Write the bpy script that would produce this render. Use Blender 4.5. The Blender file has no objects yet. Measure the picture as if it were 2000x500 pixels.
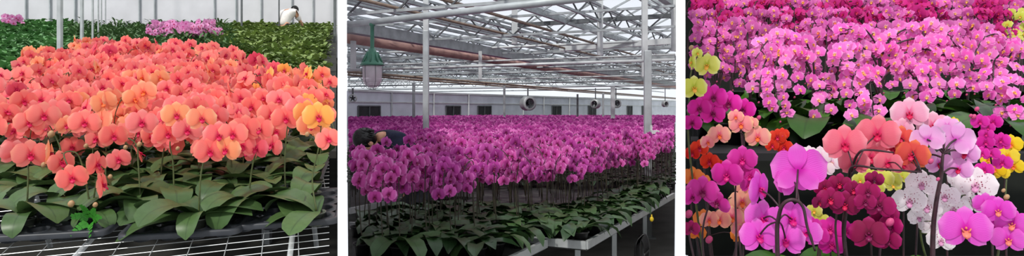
import bpy, bmesh, math, random
from mathutils import Vector, Matrix, Euler
R = random.Random(11)
PI = math.pi
F = 1300.0; HOR = 215.0; EYE = 1.5
scn = bpy.context.scene
COL = scn.collection

# ------------------------------------------------------------------ helpers
def P(px, py, d):                       # a point at distance d seen at that place of the photo
    return Vector(((px-1000)/F*d, d, EYE+(HOR-py)/F*d))
def PH(px, py, h):                      # a point at height h above the eye
    d = F*h/(HOR-py); return P(px, py, d)
def lin(c):
    return tuple([(x/255/12.92 if x/255 <= .04045 else ((x/255+.055)/1.055)**2.4) for x in c]) + (1,)
def link(o):
    COL.objects.link(o); return o
def mesh_from(name, V, Fc, mats, uv=None, mi=None, smooth=True):
    me = bpy.data.meshes.new(name)
    me.from_pydata([tuple(v) for v in V], [], Fc)
    for m in mats: me.materials.append(m)
    if mi:
        me.polygons.foreach_set('material_index', mi)
    if smooth:
        me.polygons.foreach_set('use_smooth', [True]*len(me.polygons))
    if uv:
        l = me.uv_layers.new(name='UVMap')
        idx = [0]*len(me.loops); me.loops.foreach_get('vertex_index', idx)
        flat = []
        for i in idx: flat += uv[i]
        l.data.foreach_set('uv', flat)
    me.update(); return me
class MB:
    def __init__(s): s.V=[]; s.F=[]; s.U=[]; s.M=[]
    def add(s, V, Fc, U=None, m=0):
        b=len(s.V); s.V+=[Vector(v) for v in V]; s.U+=(U if U else [(0,0)]*len(V))
        for f in Fc: s.F.append(tuple(b+i for i in f)); s.M.append(m)
    def join(s, o, M, mo=0):
        b=len(s.V); s.V+=[M@v for v in o.V]; s.U+=o.U
        s.F+=[tuple(b+i for i in f) for f in o.F]; s.M+=[m+mo for m in o.M]
    def box(s, c, size, M=None, m=0):
        x,y,z=[k/2 for k in size]; c=Vector(c)
        V=[Vector((a,b,d)) for a in(-x,x) for b in(-y,y) for d in(-z,z)]
        if M: V=[M@v for v in V]
        V=[v+c for v in V]
        s.add(V,[(0,1,3,2),(4,6,7,5),(0,4,5,1),(2,3,7,6),(0,2,6,4),(1,5,7,3)],None,m)
    def bar(s, p, q, w, h, m=0):
        p=Vector(p);q=Vector(q);d=(q-p)
        if d.length<1e-6: return
        d.normalize(); up=Vector((0,0,1))
        if abs(d.z)>.99: up=Vector((0,1,0))
        r=d.cross(up).normalized(); u=r.cross(d).normalized()
        V=[a+r*(x*w/2)+u*(y*h/2) for a in(p,q) for x,y in((-1,-1),(1,-1),(1,1),(-1,1))]
        s.add(V,[(0,1,2,3),(7,6,5,4),(0,4,5,1),(1,5,6,2),(2,6,7,3),(3,7,4,0)],None,m)
    def tube(s, pts, r, n=6, m=0, caps=True):
        pts=[Vector(p) for p in pts]; k=len(pts)
        if not hasattr(r,'__len__'): r=[r]*k
        V=[];ref=None
        for i,p in enumerate(pts):
            t=(pts[min(i+1,k-1)]-pts[max(i-1,0)])
            if t.length<1e-8: t=Vector((0,0,1))
            t.normalize()
            if ref is None:
                ref=Vector((1,0,0)) if abs(t.x)<.9 else Vector((0,1,0))
            a=(ref-t*ref.dot(t)).normalized(); ref=a; b=t.cross(a)
            for j in range(n):
                th=2*PI*j/n; V.append(p+(a*math.cos(th)+b*math.sin(th))*r[i])
        Fc=[(i*n+j,i*n+(j+1)%n,(i+1)*n+(j+1)%n,(i+1)*n+j) for i in range(k-1) for j in range(n)]
        if caps: Fc+=[tuple(range(n-1,-1,-1)),tuple((k-1)*n+j for j in range(n))]
        s.add(V,Fc,[(0,i/(k-1)) for i in range(k) for j in range(n)],m)
    def lathe(s, prof, n=16, c=(0,0,0), M=None, m=0):
        V=[];c=Vector(c)
        for (r,z) in prof:
            for j in range(n):
                v=Vector((r*math.cos(2*PI*j/n),r*math.sin(2*PI*j/n),z))
                if M: v=M@v
                V.append(v+c)
        Fc=[(i*n+j,i*n+(j+1)%n,(i+1)*n+(j+1)%n,(i+1)*n+j) for i in range(len(prof)-1) for j in range(n)]
        s.add(V,Fc,None,m)
    def ell(s, c, r, M=None, nu=8, nv=6, m=0):
        prof=[(math.sin(PI*i/nv),-math.cos(PI*i/nv)) for i in range(nv+1)]
        prof[0]=(.001,-1);prof[-1]=(.001,1)
        S=Matrix.Diagonal((r[0],r[1],r[2]))
        s.lathe(prof,nu,c,(M.to_3x3()@S) if M else S,m)
    def mesh(s, name, mats, smooth=True):
        return mesh_from(name,s.V,s.F,mats if isinstance(mats,(list,tuple)) else [mats],s.U,s.M,smooth)
    def build(s, name, mats, parent=None, smooth=False, loc=None):
        o=bpy.data.objects.new(name,s.mesh(name,mats,smooth)); link(o)
        if parent: o.parent=parent
        if loc is not None: o.location=loc
        return o
def catmull(pts, k=6):
    pts=[Vector(p) for p in pts]
    if len(pts)<3: return [pts[0].lerp(pts[-1],i/k) for i in range(k+1)]
    Q=[pts[0]*2-pts[1]]+pts+[pts[-1]*2-pts[-2]]; out=[]
    for i in range(1,len(Q)-2):
        a,b,c,d=Q[i-1:i+3]
        for j in range(k):
            t=j/k
            out.append(.5*((2*b)+(c-a)*t+(2*a-5*b+4*c-d)*t*t+(3*b-a-3*c+d)*t**3))
    out.append(pts[-1]); return out
def tag(o,label=None,cat=None,group=None,kind=None):
    if label:o['label']=label
    if cat:o['category']=cat
    if group:o['group']=group
    if kind:o['kind']=kind
    return o
def empty(name,loc,rz=0,label=None,cat=None,group=None,rot=None):
    o=bpy.data.objects.new(name,None); link(o); o.location=loc
    o.rotation_euler=rot if rot else (0,0,rz); o.empty_display_size=.05
    return tag(o,label,cat,group)
def inst(name,me,parent,loc,rot=(0,0,0),sc=1):
    o=bpy.data.objects.new(name,me); link(o); o.parent=parent
    o.location=loc; o.rotation_euler=rot; o.scale=(sc,sc,sc) if not hasattr(sc,'__len__') else sc
    return o
def face_cam(x,y): return math.atan2(-x,y)

# ------------------------------------------------------------------ materials
def new_mat(name):
    m=bpy.data.materials.new(name); m.use_nodes=True; nt=m.node_tree
    return m,nt,nt.nodes['Principled BSDF'],nt.nodes['Material Output']
def mat(name,c,rough=.6,metal=0,noise=0,scale=20,spec=.4,trans=0,bump=0):
    m,nt,b,out=new_mat(name); N=nt.nodes; L=nt.links
    b.inputs['Base Color'].default_value=lin(c); b.inputs['Roughness'].default_value=rough
    b.inputs['Metallic'].default_value=metal; b.inputs['Specular IOR Level'].default_value=spec
    if noise:
        t=N.new('ShaderNodeTexCoord'); n=N.new('ShaderNodeTexNoise'); n.inputs['Scale'].default_value=scale
        n.inputs['Detail'].default_value=5
        L.new(t.outputs['Object'],n.inputs['Vector'])
        r=N.new('ShaderNodeValToRGB'); r.color_ramp.elements[0].position=.3; r.color_ramp.elements[1].position=.7
        r.color_ramp.elements[0].color=lin([max(0,x*(1-noise)) for x in c]); r.color_ramp.elements[1].color=lin([min(255,x*(1+noise*.6)) for x in c])
        L.new(n.outputs['Fac'],r.inputs['Fac']); L.new(r.outputs['Color'],b.inputs['Base Color'])
        if bump:
            bp=N.new('ShaderNodeBump'); bp.inputs['Strength'].default_value=bump; bp.inputs['Distance'].default_value=.01
            L.new(n.outputs['Fac'],bp.inputs['Height']); L.new(bp.outputs['Normal'],b.inputs['Normal'])
    if trans:
        tb=N.new('ShaderNodeBsdfTranslucent'); tb.inputs['Color'].default_value=lin(c)
        mx=N.new('ShaderNodeMixShader'); mx.inputs[0].default_value=trans
        L.new(b.outputs[0],mx.inputs[1]); L.new(tb.outputs[0],mx.inputs[2]); L.new(mx.outputs[0],out.inputs['Surface'])
    return m
def petal_mat(name,main,alt,centre,edge=None,vein=.12,var=.12,trans=.3,cpos=.35):
    m,nt,b,out=new_mat(name); N=nt.nodes; L=nt.links
    uv=N.new('ShaderNodeUVMap'); uv.uv_map='UVMap'; sp=N.new('ShaderNodeSeparateXYZ'); L.new(uv.outputs[0],sp.inputs[0])
    oi=N.new('ShaderNodeObjectInfo')
    def mix(a,bc,fac):
        x=N.new('ShaderNodeMix'); x.data_type='RGBA'
        for s_,v in ((6,a),(7,bc)):
            if isinstance(v,tuple): x.inputs[s_].default_value=v
            else: L.new(v,x.inputs[s_])
        if isinstance(fac,float): x.inputs[0].default_value=fac
        else: L.new(fac,x.inputs[0])
        return x.outputs[2]
    def mth(op,a,b_=None,c_=None):
        x=N.new('ShaderNodeMath'); x.operation=op
        for i,v in enumerate((a,b_,c_)):
            if v is None: continue
            if isinstance(v,(int,float)): x.inputs[i].default_value=v
            else: L.new(v,x.inputs[i])
        return x.outputs[0]
    def mr(v,a,b_,c_=0,d_=1):
        x=N.new('ShaderNodeMapRange'); x.interpolation_type='SMOOTHSTEP'
        L.new(v,x.inputs['Value'])
        for k,q in zip(('From Min','From Max','To Min','To Max'),(a,b_,c_,d_)): x.inputs[k].default_value=q
        return x.outputs[0]
    c=mix(lin(main),lin(alt),oi.outputs['Random'])
    if edge: c=mix(c,lin(edge),mr(sp.outputs[1],.65,1.0))
    c=mix(lin(centre),c,mr(sp.outputs[1],.05,cpos))
    ns=N.new('ShaderNodeTexNoise'); ns.inputs['Scale'].default_value=4; L.new(uv.outputs[0],ns.inputs['Vector'])
    ang=mth('MULTIPLY_ADD',ns.outputs['Fac'],2.5,mth('MULTIPLY',sp.outputs[0],26))
    v=mth('POWER',mth('ABSOLUTE',mth('SINE',ang)),6)
    v=mth('MULTIPLY',v,vein)
    c=mix(c,lin(centre),v)
    hs=N.new('ShaderNodeHueSaturation'); L.new(c,hs.inputs['Color'])
    r2=mth('FRACT',mth('MULTIPLY',oi.outputs['Random'],7.31))
    L.new(mth('MULTIPLY_ADD',r2,2*var,1-var),hs.inputs['Value'])
    L.new(hs.outputs[0],b.inputs['Base Color'])
    b.inputs['Roughness'].default_value=.5; b.inputs['Specular IOR Level'].default_value=.25
    tb=N.new('ShaderNodeBsdfTranslucent'); L.new(hs.outputs[0],tb.inputs['Color'])
    mx=N.new('ShaderNodeMixShader'); mx.inputs[0].default_value=trans
    L.new(b.outputs[0],mx.inputs[1]); L.new(tb.outputs[0],mx.inputs[2]); L.new(mx.outputs[0],out.inputs['Surface'])
    return m
def spot_petal(name,main,spot):
    m=petal_mat(name,main,main,(240,205,220),vein=.02,var=.02,trans=.42,cpos=.2)
    nt=m.node_tree;N=nt.nodes;L=nt.links
    uv=N.new('ShaderNodeTexCoord'); vo=N.new('ShaderNodeTexVoronoi'); vo.inputs['Scale'].default_value=16
    L.new(uv.outputs['Object'],vo.inputs['Vector'])
    sp=N.new('ShaderNodeSeparateXYZ'); u2=N.new('ShaderNodeUVMap'); u2.uv_map='UVMap'; L.new(u2.outputs[0],sp.inputs[0])
    a=N.new('ShaderNodeMapRange'); L.new(vo.outputs['Distance'],a.inputs[0]); a.inputs[1].default_value=.22; a.inputs[2].default_value=.34; a.inputs[3].default_value=1; a.inputs[4].default_value=0
    g=N.new('ShaderNodeMapRange'); L.new(sp.outputs[1],g.inputs[0]); g.inputs[1].default_value=.35; g.inputs[2].default_value=.7; g.inputs[3].default_value=1; g.inputs[4].default_value=0
    mu=N.new('ShaderNodeMath'); mu.operation='MULTIPLY'; L.new(a.outputs[0],mu.inputs[0]); L.new(g.outputs[0],mu.inputs[1])
    hs=[n for n in N if n.type=='HUE_SAT'][0]
    x=N.new('ShaderNodeMix'); x.data_type='RGBA'; L.new(mu.outputs[0],x.inputs[0]); L.new(hs.outputs[0],x.inputs[6]); x.inputs[7].default_value=lin(spot)
    for n in N:
        if n.type=='BSDF_PRINCIPLED': L.new(x.outputs[2],n.inputs['Base Color'])
        if n.type=='BSDF_TRANSLUCENT': L.new(x.outputs[2],n.inputs['Color'])
    return m
def leaf_mat(name,c,c2,rough=.38):
    m,nt,b,out=new_mat(name); N=nt.nodes; L=nt.links
    uv=N.new('ShaderNodeUVMap'); uv.uv_map='UVMap'; sp=N.new('ShaderNodeSeparateXYZ'); L.new(uv.outputs[0],sp.inputs[0])
    oi=N.new('ShaderNodeObjectInfo')
    ab=N.new('ShaderNodeMath'); ab.operation='ABSOLUTE'; L.new(sp.outputs[0],ab.inputs[0])
    r=N.new('ShaderNodeMapRange'); L.new(ab.outputs[0],r.inputs[0]); r.inputs[1].default_value=0; r.inputs[2].default_value=.09; r.inputs[3].default_value=.6;r.inputs[4].default_value=0
    x=N.new('ShaderNodeMix'); x.data_type='RGBA'; L.new(oi.outputs['Random'],x.inputs[0]); x.inputs[6].default_value=lin(c); x.inputs[7].default_value=lin(c2)
    y=N.new('ShaderNodeMix'); y.data_type='RGBA'; L.new(r.outputs[0],y.inputs[0]); L.new(x.outputs[2],y.inputs[6]); y.inputs[7].default_value=lin([k*.7 for k in c])
    n=N.new('ShaderNodeTexNoise'); n.inputs['Scale'].default_value=14; t=N.new('ShaderNodeTexCoord'); L.new(t.outputs['Object'],n.inputs['Vector'])
    hs=N.new('ShaderNodeHueSaturation'); L.new(y.outputs[2],hs.inputs['Color'])
    q=N.new('ShaderNodeMapRange'); L.new(n.outputs['Fac'],q.inputs[0]); q.inputs[3].default_value=.75; q.inputs[4].default_value=1.2; L.new(q.outputs[0],hs.inputs['Value'])
    L.new(hs.outputs[0],b.inputs['Base Color']); b.inputs['Roughness'].default_value=rough
    b.inputs['Specular IOR Level'].default_value=.35
    tb=N.new('ShaderNodeBsdfTranslucent'); L.new(hs.outputs[0],tb.inputs['Color'])
    mx=N.new('ShaderNodeMixShader'); mx.inputs[0].default_value=.12
    L.new(b.outputs[0],mx.inputs[1]); L.new(tb.outputs[0],mx.inputs[2]); L.new(mx.outputs[0],out.inputs['Surface'])
    return m
def glassy(name,c,tr,rough=.3):
    m,nt,b,out=new_mat(name); N=nt.nodes; L=nt.links
    b.inputs['Base Color'].default_value=lin(c); b.inputs['Roughness'].default_value=rough
    t=N.new('ShaderNodeBsdfTransparent'); t.inputs[0].default_value=lin(c)
    mx=N.new('ShaderNodeMixShader'); mx.inputs[0].default_value=tr
    L.new(b.outputs[0],mx.inputs[1]); L.new(t.outputs[0],mx.inputs[2]); L.new(mx.outputs[0],out.inputs['Surface'])
    return m

# petals: coral bench
M_coral=petal_mat('coral_petal',(249,118,110),(252,142,132),(228,60,84),edge=(253,162,138),var=.07,trans=.42,vein=.2)
M_salmon=petal_mat('salmon_petal',(249,118,118),(250,142,138),(222,44,92),edge=(252,166,158),var=.07,trans=.42,vein=.2)
M_peach=petal_mat('peach_petal',(252,168,118),(250,148,118),(238,105,95),edge=(253,194,150),var=.06,trans=.42,vein=.2)
M_gold=petal_mat('apricot_petal',(253,178,88),(252,158,92),(240,120,80),edge=(254,195,120),var=.08)
M_rose=petal_mat('rose_petal',(226,70,100),(235,90,105),(190,20,80),edge=(240,120,130),var=.08,trans=.4)
L_crim=mat('crimson_lip',(205,20,78),.4,trans=.2)
L_yel=mat('yellow_lip',(248,178,70),.4,trans=.2)
L_dark=mat('dark_purple_lip',(120,8,70),.4,trans=.15)
L_or=mat('orange_lip',(238,110,50),.4,trans=.2)
L_mgt=mat('magenta_lip',(206,16,120),.4,trans=.2)
L_pinkl=mat('soft_orange_lip',(236,130,110),.4,trans=.2)
L_mauve=mat('mauve_lip',(214,150,190),.4,trans=.2)
L_pale=mat('pale_lip',(240,200,150),.4,trans=.2)
M_mag=petal_mat('magenta_field_petal',(194,66,156),(216,98,178),(146,24,104),edge=(230,146,208),var=.2,cpos=.45)
M_mag2=petal_mat('purple_field_petal',(172,52,146),(196,82,166),(124,14,92),edge=(214,116,190),var=.2,cpos=.45)
# third bay
M_casc=petal_mat('cascade_pink_petal',(248,92,204),(252,140,218),(252,226,238),edge=(253,172,228),var=.16,cpos=.3,vein=.1,trans=.4)
M_cascd=petal_mat('rear_pink_petal',(206,74,166),(228,110,190),(240,180,215),edge=(232,130,200),var=.2,trans=.35)
M_cascm=petal_mat('rear_magenta_petal',(196,20,120),(214,44,140),(150,5,80),var=.14,trans=.3)
M_hot=petal_mat('hot_magenta_petal',(222,26,160),(230,50,176),(170,8,110),edge=(236,80,190),trans=.4,var=.08)
M_orchid=petal_mat('orchid_pink_petal',(232,78,208),(238,104,216),(214,30,180),edge=(242,140,224),trans=.4,var=.05,vein=.4)
M_mauve=petal_mat('mauve_petal',(212,40,160),(202,50,150),(170,10,110),edge=(224,90,180),trans=.35,var=.1)
M_lilac=petal_mat('lilac_petal',(234,160,220),(240,180,226),(222,100,200),edge=(246,210,238),trans=.35,var=.05)
M_blush=petal_mat('blush_petal',(245,186,208),(240,170,198),(226,100,150),edge=(252,220,230),trans=.35,vein=.3,var=.05)
M_coralp=petal_mat('coral_pink_petal',(238,122,142),(236,112,128),(222,50,110),edge=(246,158,168),vein=.35,trans=.35,var=.05)
M_coralo=petal_mat('orange_coral_petal',(232,96,72),(226,84,80),(200,40,60),edge=(240,140,80),vein=.25,trans=.35,var=.05)
M_wine=petal_mat('wine_petal',(140,4,70),(156,8,88),(96,0,44),edge=(176,24,108),trans=.25,var=.12,vein=.3)
M_white=spot_petal('speckled_white_petal',(255,250,252),(150,10,70))
M_ivory=petal_mat('ivory_petal',(252,240,246),(250,232,240),(240,180,215),trans=.35,var=.03)
M_yg=petal_mat('lime_yellow_petal',(214,218,92),(226,224,110),(190,200,60),edge=(238,236,160),trans=.4,var=.06)
M_yel=petal_mat('yellow_petal',(250,214,30),(248,224,70),(236,150,20),trans=.4,var=.06)
M_red=petal_mat('red_petal',(224,34,30),(232,64,34),(170,8,20),edge=(240,90,60),trans=.35,var=.1)
M_orange=petal_mat('orange_petal',(248,140,50),(250,150,80),(226,80,40),trans=.35,var=.08)
M_pp=petal_mat('peach_pink_petal',(248,180,150),(246,150,160),(230,90,130),edge=(250,214,160),trans=.4,var=.05,vein=.25)
M_leaf=leaf_mat('orchid_leaf',(62,88,50),(78,104,58))
M_leafd=leaf_mat('dark_orchid_leaf',(40,64,38),(62,90,48),.34)
M_leaf3=leaf_mat('display_leaf',(46,82,24),(66,110,36),.35)
M_green=leaf_mat('crop_leaf',(92,142,84),(112,160,98),.5)
M_green2=leaf_mat('lime_crop_leaf',(100,124,62),(140,160,86),.5)
M_green3=leaf_mat('deep_crop_leaf',(74,106,62),(96,128,78),.5)
M_stem=mat('green_stem',(74,86,44),.5,noise=.2,scale=60)
M_stemd=mat('dark_stem',(58,34,40),.45,noise=.25,scale=60)
M_stemf=mat('field_stem',(58,54,40),.5,noise=.2,scale=60)
M_bud=mat('green_pink_bud',(176,140,100),.45,noise=.25,scale=50)
M_budp=mat('pink_bud',(196,70,120),.45,noise=.2,scale=50)
M_pot=mat('clear_grey_pot',(84,90,80),.3,noise=.25,scale=30)
M_potd=mat('black_pot',(34,33,34),.4)
M_bark=mat('bark_mix',(70,50,36),.9,noise=.5,scale=90)
M_tray=mat('black_tray_plastic',(50,53,58),.42,noise=.12,scale=30)
M_wire=mat('galvanised_wire',(216,220,220),.35,.5)
M_alu=mat('aluminium',(176,180,180),.45,.3,noise=.08,scale=8)
M_steel=mat('galvanised_steel',(166,172,174),.5,.25,noise=.12,scale=5)
M_steelw=mat('pale_painted_steel',(204,208,208),.5,.1,noise=.06,scale=5)
M_dsteel=mat('dull_steel',(98,102,104),.55,.3,noise=.15,scale=6)
M_pink=mat('rusty_pink_beam_paint',(190,152,144),.6,noise=.12,scale=4)
M_brown=mat('brown_heating_pipe',(140,122,108),.6,noise=.15,scale=6)
M_white_p=mat('white_partition_board',(252,252,252),.7,noise=.0)
M_wallw=mat('greenhouse_wall_sheet',(206,206,210),.6,noise=.05,scale=1.5)
M_wallb=mat('pale_blue_wall_sheet',(214,220,228),.6,noise=.06,scale=1.5)
M_dark=mat('dark_opening',(44,46,48),.6,noise=.3,scale=3)
M_tabm=mat('bench_liner',(62,62,60),.7,noise=.2,scale=6)
M_conc=mat('concrete_floor',(184,184,180),.85,noise=.12,scale=3)
M_soil=mat('dark_ground',(40,40,36),.9,noise=.3,scale=5)
M_shade=mat('dark_shade_cloth',(24,28,22),.9,noise=.3,scale=4)
M_lampg=mat('green_lamp_enamel',(66,118,98),.35,noise=.08,scale=20)
M_glass=glassy('lamp_glass',(222,214,220),.45,.08)
M_roof=glassy('roof_glazing',(252,253,255),.93,.2)
M_black=mat('black_rubber',(26,26,28),.45)
M_yplast=mat('yellow_plastic',(222,190,40),.4)
M_skin=mat('skin',(214,160,130),.55,trans=.0)
M_hair=mat('black_hair',(18,16,17),.35,noise=.4,scale=80)
M_navy=mat('navy_cloth',(28,32,58),.8,noise=.2,scale=40)
M_shirt=mat('white_shirt_cloth',(226,220,216),.85,noise=.04,scale=20)
M_trous=mat('dark_trousers',(52,54,60),.85,noise=.15,scale=30)

# ------------------------------------------------------------------ orchid flower meshes
def petal_patch(mb,ang,L,W,peak,ns,nt,back,cup,reflex,ruf,rr,m=0):
    d=Vector((math.cos(ang),0,math.sin(ang))); p=Vector((-math.sin(ang),0,math.cos(ang)))
    V=[];U=[]
    ph=rr.random()*6
    for i in range(ns+1):
        s=i/ns
        if s<peak: w=W*(.16+.84*math.sin(PI/2*s/peak))
        else: w=W*math.sqrt(max(0.012,1-((s-peak)/(1-peak))**2))
        for j in range(nt+1):
            t=-1+2*j/nt
            y=back-cup*math.sin(PI*s*.8)*(1-t*t*.9)+reflex*s*s+ruf*math.sin(t*5+ph+s*4)*s
            ss=s-(.03*t*t)*s
            V.append(d*(ss*L)+p*(t*w)+Vector((0,y,0))); U.append((t,s))
    k=nt+1
    Fc=[(i*k+j,i*k+j+1,(i+1)*k+j+1,(i+1)*k+j) for i in range(ns) for j in range(nt)]
    mb.add(V,Fc,U,m)
def flower_mb(seed,hi=True,wide=1.0,reflex=.03):
    rr=random.Random(seed); mb=MB()
    a,b=(7,6) if hi else (3,2)
    c=4 if hi else 2
    j=lambda s:rr.uniform(-s,s)
    petal_patch(mb,PI/2+j(.08),.48,.165,.55,a,c,.02,.01,reflex,.004,rr)
    petal_patch(mb,math.radians(222)+j(.1),.46,.16,.5,a,c,.02,.01,reflex*1.4,.004,rr)
    petal_patch(mb,math.radians(318)+j(.1),.46,.16,.5,a,c,.02,.01,reflex*1.4,.004,rr)
    petal_patch(mb,math.radians(12)+j(.1),.5*wide,.30,.58,a,b,-.005,.045+j(.01),reflex*1.2,.008,rr)
    petal_patch(mb,math.radians(168)+j(.1),.5*wide,.30,.58,a,b,-.005,.045+j(.01),reflex*1.2,.008,rr)
    return mb
def lip_mb(hi=True):
    mb=MB()
    # mid lobe tongue
    V=[];U=[];ns,nt=(6,4) if hi else (2,2)
    for i in range(ns+1):
        s=i/ns; w=.07*math.sin(PI*min(1,.2+.8*s))**.6*(1 if s<.85 else .6)+.006
        for k in range(nt+1):
            t=-1+2*k/nt
            V.append(Vector((t*w,-.03-.13*math.sin(s*2.0)+.03*t*t,-.02-.17*s))); U.append((t,s))
    kk=nt+1
    mb.add(V,[(i*kk+j,i*kk+j+1,(i+1)*kk+j+1,(i+1)*kk+j) for i in range(ns) for j in range(nt)],U)
    for sg in(-1,1):
        mb.ell((sg*.06,-.07,-.015),(.018,.05,.055),Matrix.Rotation(sg*.5,3,'Y'),6,4)
    mb.ell((0,-.055,.03),(.026,.05,.032),None,6,4,)
    return mb
FL={}
def flower_meshes(matp,matl,hi=True,wide=1.0,reflex=.03):
    key=(matp.name,matl.name,hi,wide,reflex)
    if key not in FL:
        out=[]
        for sd in range(3):
            f=flower_mb(sd*7+3,hi,wide,reflex)
            if hi: out.append((f.mesh('flower',matp),None))
            else:
                f.join(lip_mb(False),Matrix.Identity(4),1); out.append((f.mesh('flower',[matp,matl]),None))
        FL[key]=out
        if hi: FL[key+('lip',)]=lip_mb().mesh('lip',matl)
    return FL[key],FL.get(key+('lip',))
def add_flower(parent,pos,rot,size,mp,ml,hi=True,wide=1.0,reflex=.03):
    ms,lip=flower_meshes(mp,ml,hi,wide,reflex)
    f=inst('flower',R.choice(ms)[0],parent,pos,rot,size)
    if hi: inst('lip',lip,f,(0,0,0))
    return f
# leaves
def leaf_mb(L=1,W=.17,a0=50,a1=-35,fold=.25,twist=0,ns=10,nt=4,wav=.0):
    mb=MB();V=[];U=[];p=Vector((0,0,0))
    for i in range(ns+1):
        s=i/ns; ang=math.radians(a0+(a1-a0)*s**1.1)
        if i: p=p+Vector((math.cos(ang),0,math.sin(ang)))*(L/ns)
        nrm=Vector((-math.sin(ang),0,math.cos(ang)))
        w=W*(.3+.7*math.sin(PI/2*min(1,s/.5)))*(1 if s<.6 else math.sqrt(max(.004,1-((s-.6)/.4)**2.2)))
        tw=twist*s
        for j in range(nt+1):
            t=-1+2*j/nt
            side=Vector((0,1,0))*math.cos(tw)+nrm*math.sin(tw); nn=nrm*math.cos(tw)-Vector((0,1,0))*math.sin(tw)
            V.append(p+side*(t*w)+nn*(abs(t)*w*fold+wav*math.sin(s*9+t*2)*w)); U.append((t,s))
    k=nt+1
    mb.add(V,[(i*k+j,(i+1)*k+j,(i+1)*k+j+1,i*k+j+1) for i in range(ns) for j in range(nt)],U); return mb
LF={}
LEAFSH=[(1,.17,40,-25,.25,.2),(1,.19,60,-55,.2,-.3),(1,.15,25,-15,.3,.1),(1,.18,50,-80,.15,.3),(1,.20,15,-40,.12,-.2)]
def leaf_mesh(k,m,lo=False):
    key=(k,m.name,lo)
    if key not in LF:
        LF[key]=leaf_mb(*LEAFSH[k],ns=5 if lo else 10,nt=2 if lo else 4,wav=0 if lo else .05).mesh('leaf',m)
    return LF[key]
def pot_mesh(m,r=.04,h=.06):
    mb=MB(); mb.lathe([(.001,0),(r*.72,0),(r*.95,h*.9),(r*1.08,h*.9),(r*1.08,h),(r*.95,h),(r*.9,h*.8)],14); return mb.mesh('pot',m)
def med_mesh(r=.04,h=.06):
    mb=MB(); mb.lathe([(r*.9,h*.8),(r*.5,h*.88),(.001,h*.92)],10); return mb.mesh('bark',M_bark)
MED=med_mesh(); POT=pot_mesh(M_pot); POTD=pot_mesh(M_potd)
def bud_mesh(m):
    mb=MB(); mb.ell((0,0,0),(.5,.45,.62),None,8,6); return mb.mesh('bud',m)
BUD=bud_mesh(M_bud); BUDP=bud_mesh(M_budp)

def ok1(x,y,m=.0): return x+m<-.2555*y-.014
def ok2(x,y,m=.0): return x-m>-.2478*y and x+m<.2466*y
def ok3(x,y,m=.0): return x-m>.2545*y+.014
def rotp(x,y,rz,p): c,s_=math.cos(rz),math.sin(rz); return x+c*p[0]-s_*p[1],y+s_*p[0]+c*p[1]
def leaf_ok(fn,x,y,rz,az,L):
    a=rz+math.radians(az); return all(fn(x+math.cos(a)*L*k,y+math.sin(a)*L*k,.045 if k>.3 else .03) for k in(.25,.6,.95))
# ------------------------------------------------------------------ camera, world, sun
cam=bpy.data.cameras.new('camera'); co=link(bpy.data.objects.new('camera',cam)); co.location=(0,0,EYE)
co.rotation_euler=(PI/2,0,0); cam.sensor_width=36; cam.lens=F/2000*36; cam.shift_y=-(250-HOR)/2000; cam.clip_end=300
scn.camera=co
w=bpy.data.worlds.new('sky'); scn.world=w; w.use_nodes=True
bg=w.node_tree.nodes['Background']; bg.inputs[0].default_value=(.90,.94,1.0,1); bg.inputs[1].default_value=1.05
sun=bpy.data.lights.new('sun','SUN'); so=link(bpy.data.objects.new('sun',sun)); sun.energy=2.6; sun.angle=math.radians(4); sun.color=(1,.96,.9)
so.rotation_euler=Euler((math.radians(42),0,math.radians(-28))); so.location=(0,-3,8)
scn.view_settings.view_transform='Standard'; scn.view_settings.look='None'; scn.view_settings.gamma=1; scn.view_settings.use_curve_mapping=False
scn.view_settings.exposure=0.0

# ------------------------------------------------------------------ partitions and ground
GA=(668.5-1000)/F; GB=(1329.5-1000)/F
def partition(name,g,y0=1.5,y1=64,zt=13,zb=-.2):
    t=18.0/F*y0*math.cos(math.atan(g))
    d=Vector((g,1,0)).normalized()
    mb=MB(); nrm=Vector((d.y,-d.x,0))*t/2; V=[]
    for yy in (y0,y1):
        c=Vector((g*yy,yy,0))
        for z_ in (zb,EYE+.3+.185*yy):
            for sg in(-1,1): V.append(c+nrm*sg+Vector((0,0,z_)))
    mb.add(V,[(0,1,3,2),(4,6,7,5),(0,4,5,1),(2,3,7,6),(0,2,6,4),(1,5,7,3)])
    o=mb.build(name,M_white_p); tag(o,kind='structure'); return o
partition('wall_left',GA); partition('wall_right',GB)

def plane(name,pts,m,th=.1):
    mb=MB(); n=len(pts); V=[Vector(p) for p in pts]+[Vector(p)-Vector((0,0,th)) for p in pts]
    mb.add(V,[tuple(range(n)),tuple(range(2*n-1,n-1,-1))]+[(i,i+n,(i+1)%n+n,(i+1)%n) for i in range(n)])
    o=mb.build(name,m); tag(o,kind='structure'); return o
S1=.185                                   # slope of the first bay
def g1(y,c): return EYE-c+S1*y
W1=-.262
plane('floor',[(-3.2,.3,0),(W1*.3,.3,0),(W1*4.6,4.6,0),(-9,4.6,0)],M_soil)
plane('floor_upper',[(W1*4.6,4.6,g1(4.6,2.0)),(W1*22,22,g1(22,2.0)),(-24,22,g1(22,2.0)),(-9,4.6,g1(4.6,2.0))],M_soil)
plane('floor_middle',[(-.06,.3,0),(.06,.3,0),(.246*70,70,0),(-.248*70,70,0)],M_conc)
plane('floor_right',[(.09,.3,0),(3,.3,0),(12,10,0),(2.64,10,0)],M_soil)
ph_floor=[o for o in COL.objects if o.name.startswith('floor')]

# ================================================================== BAY 1
TH1=math.radians(18)
RX=Matrix.Rotation(math.atan(S1),4,'X')
def on1(x,y,c=.82): return Vector((x,y,g1(y,c)))
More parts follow.
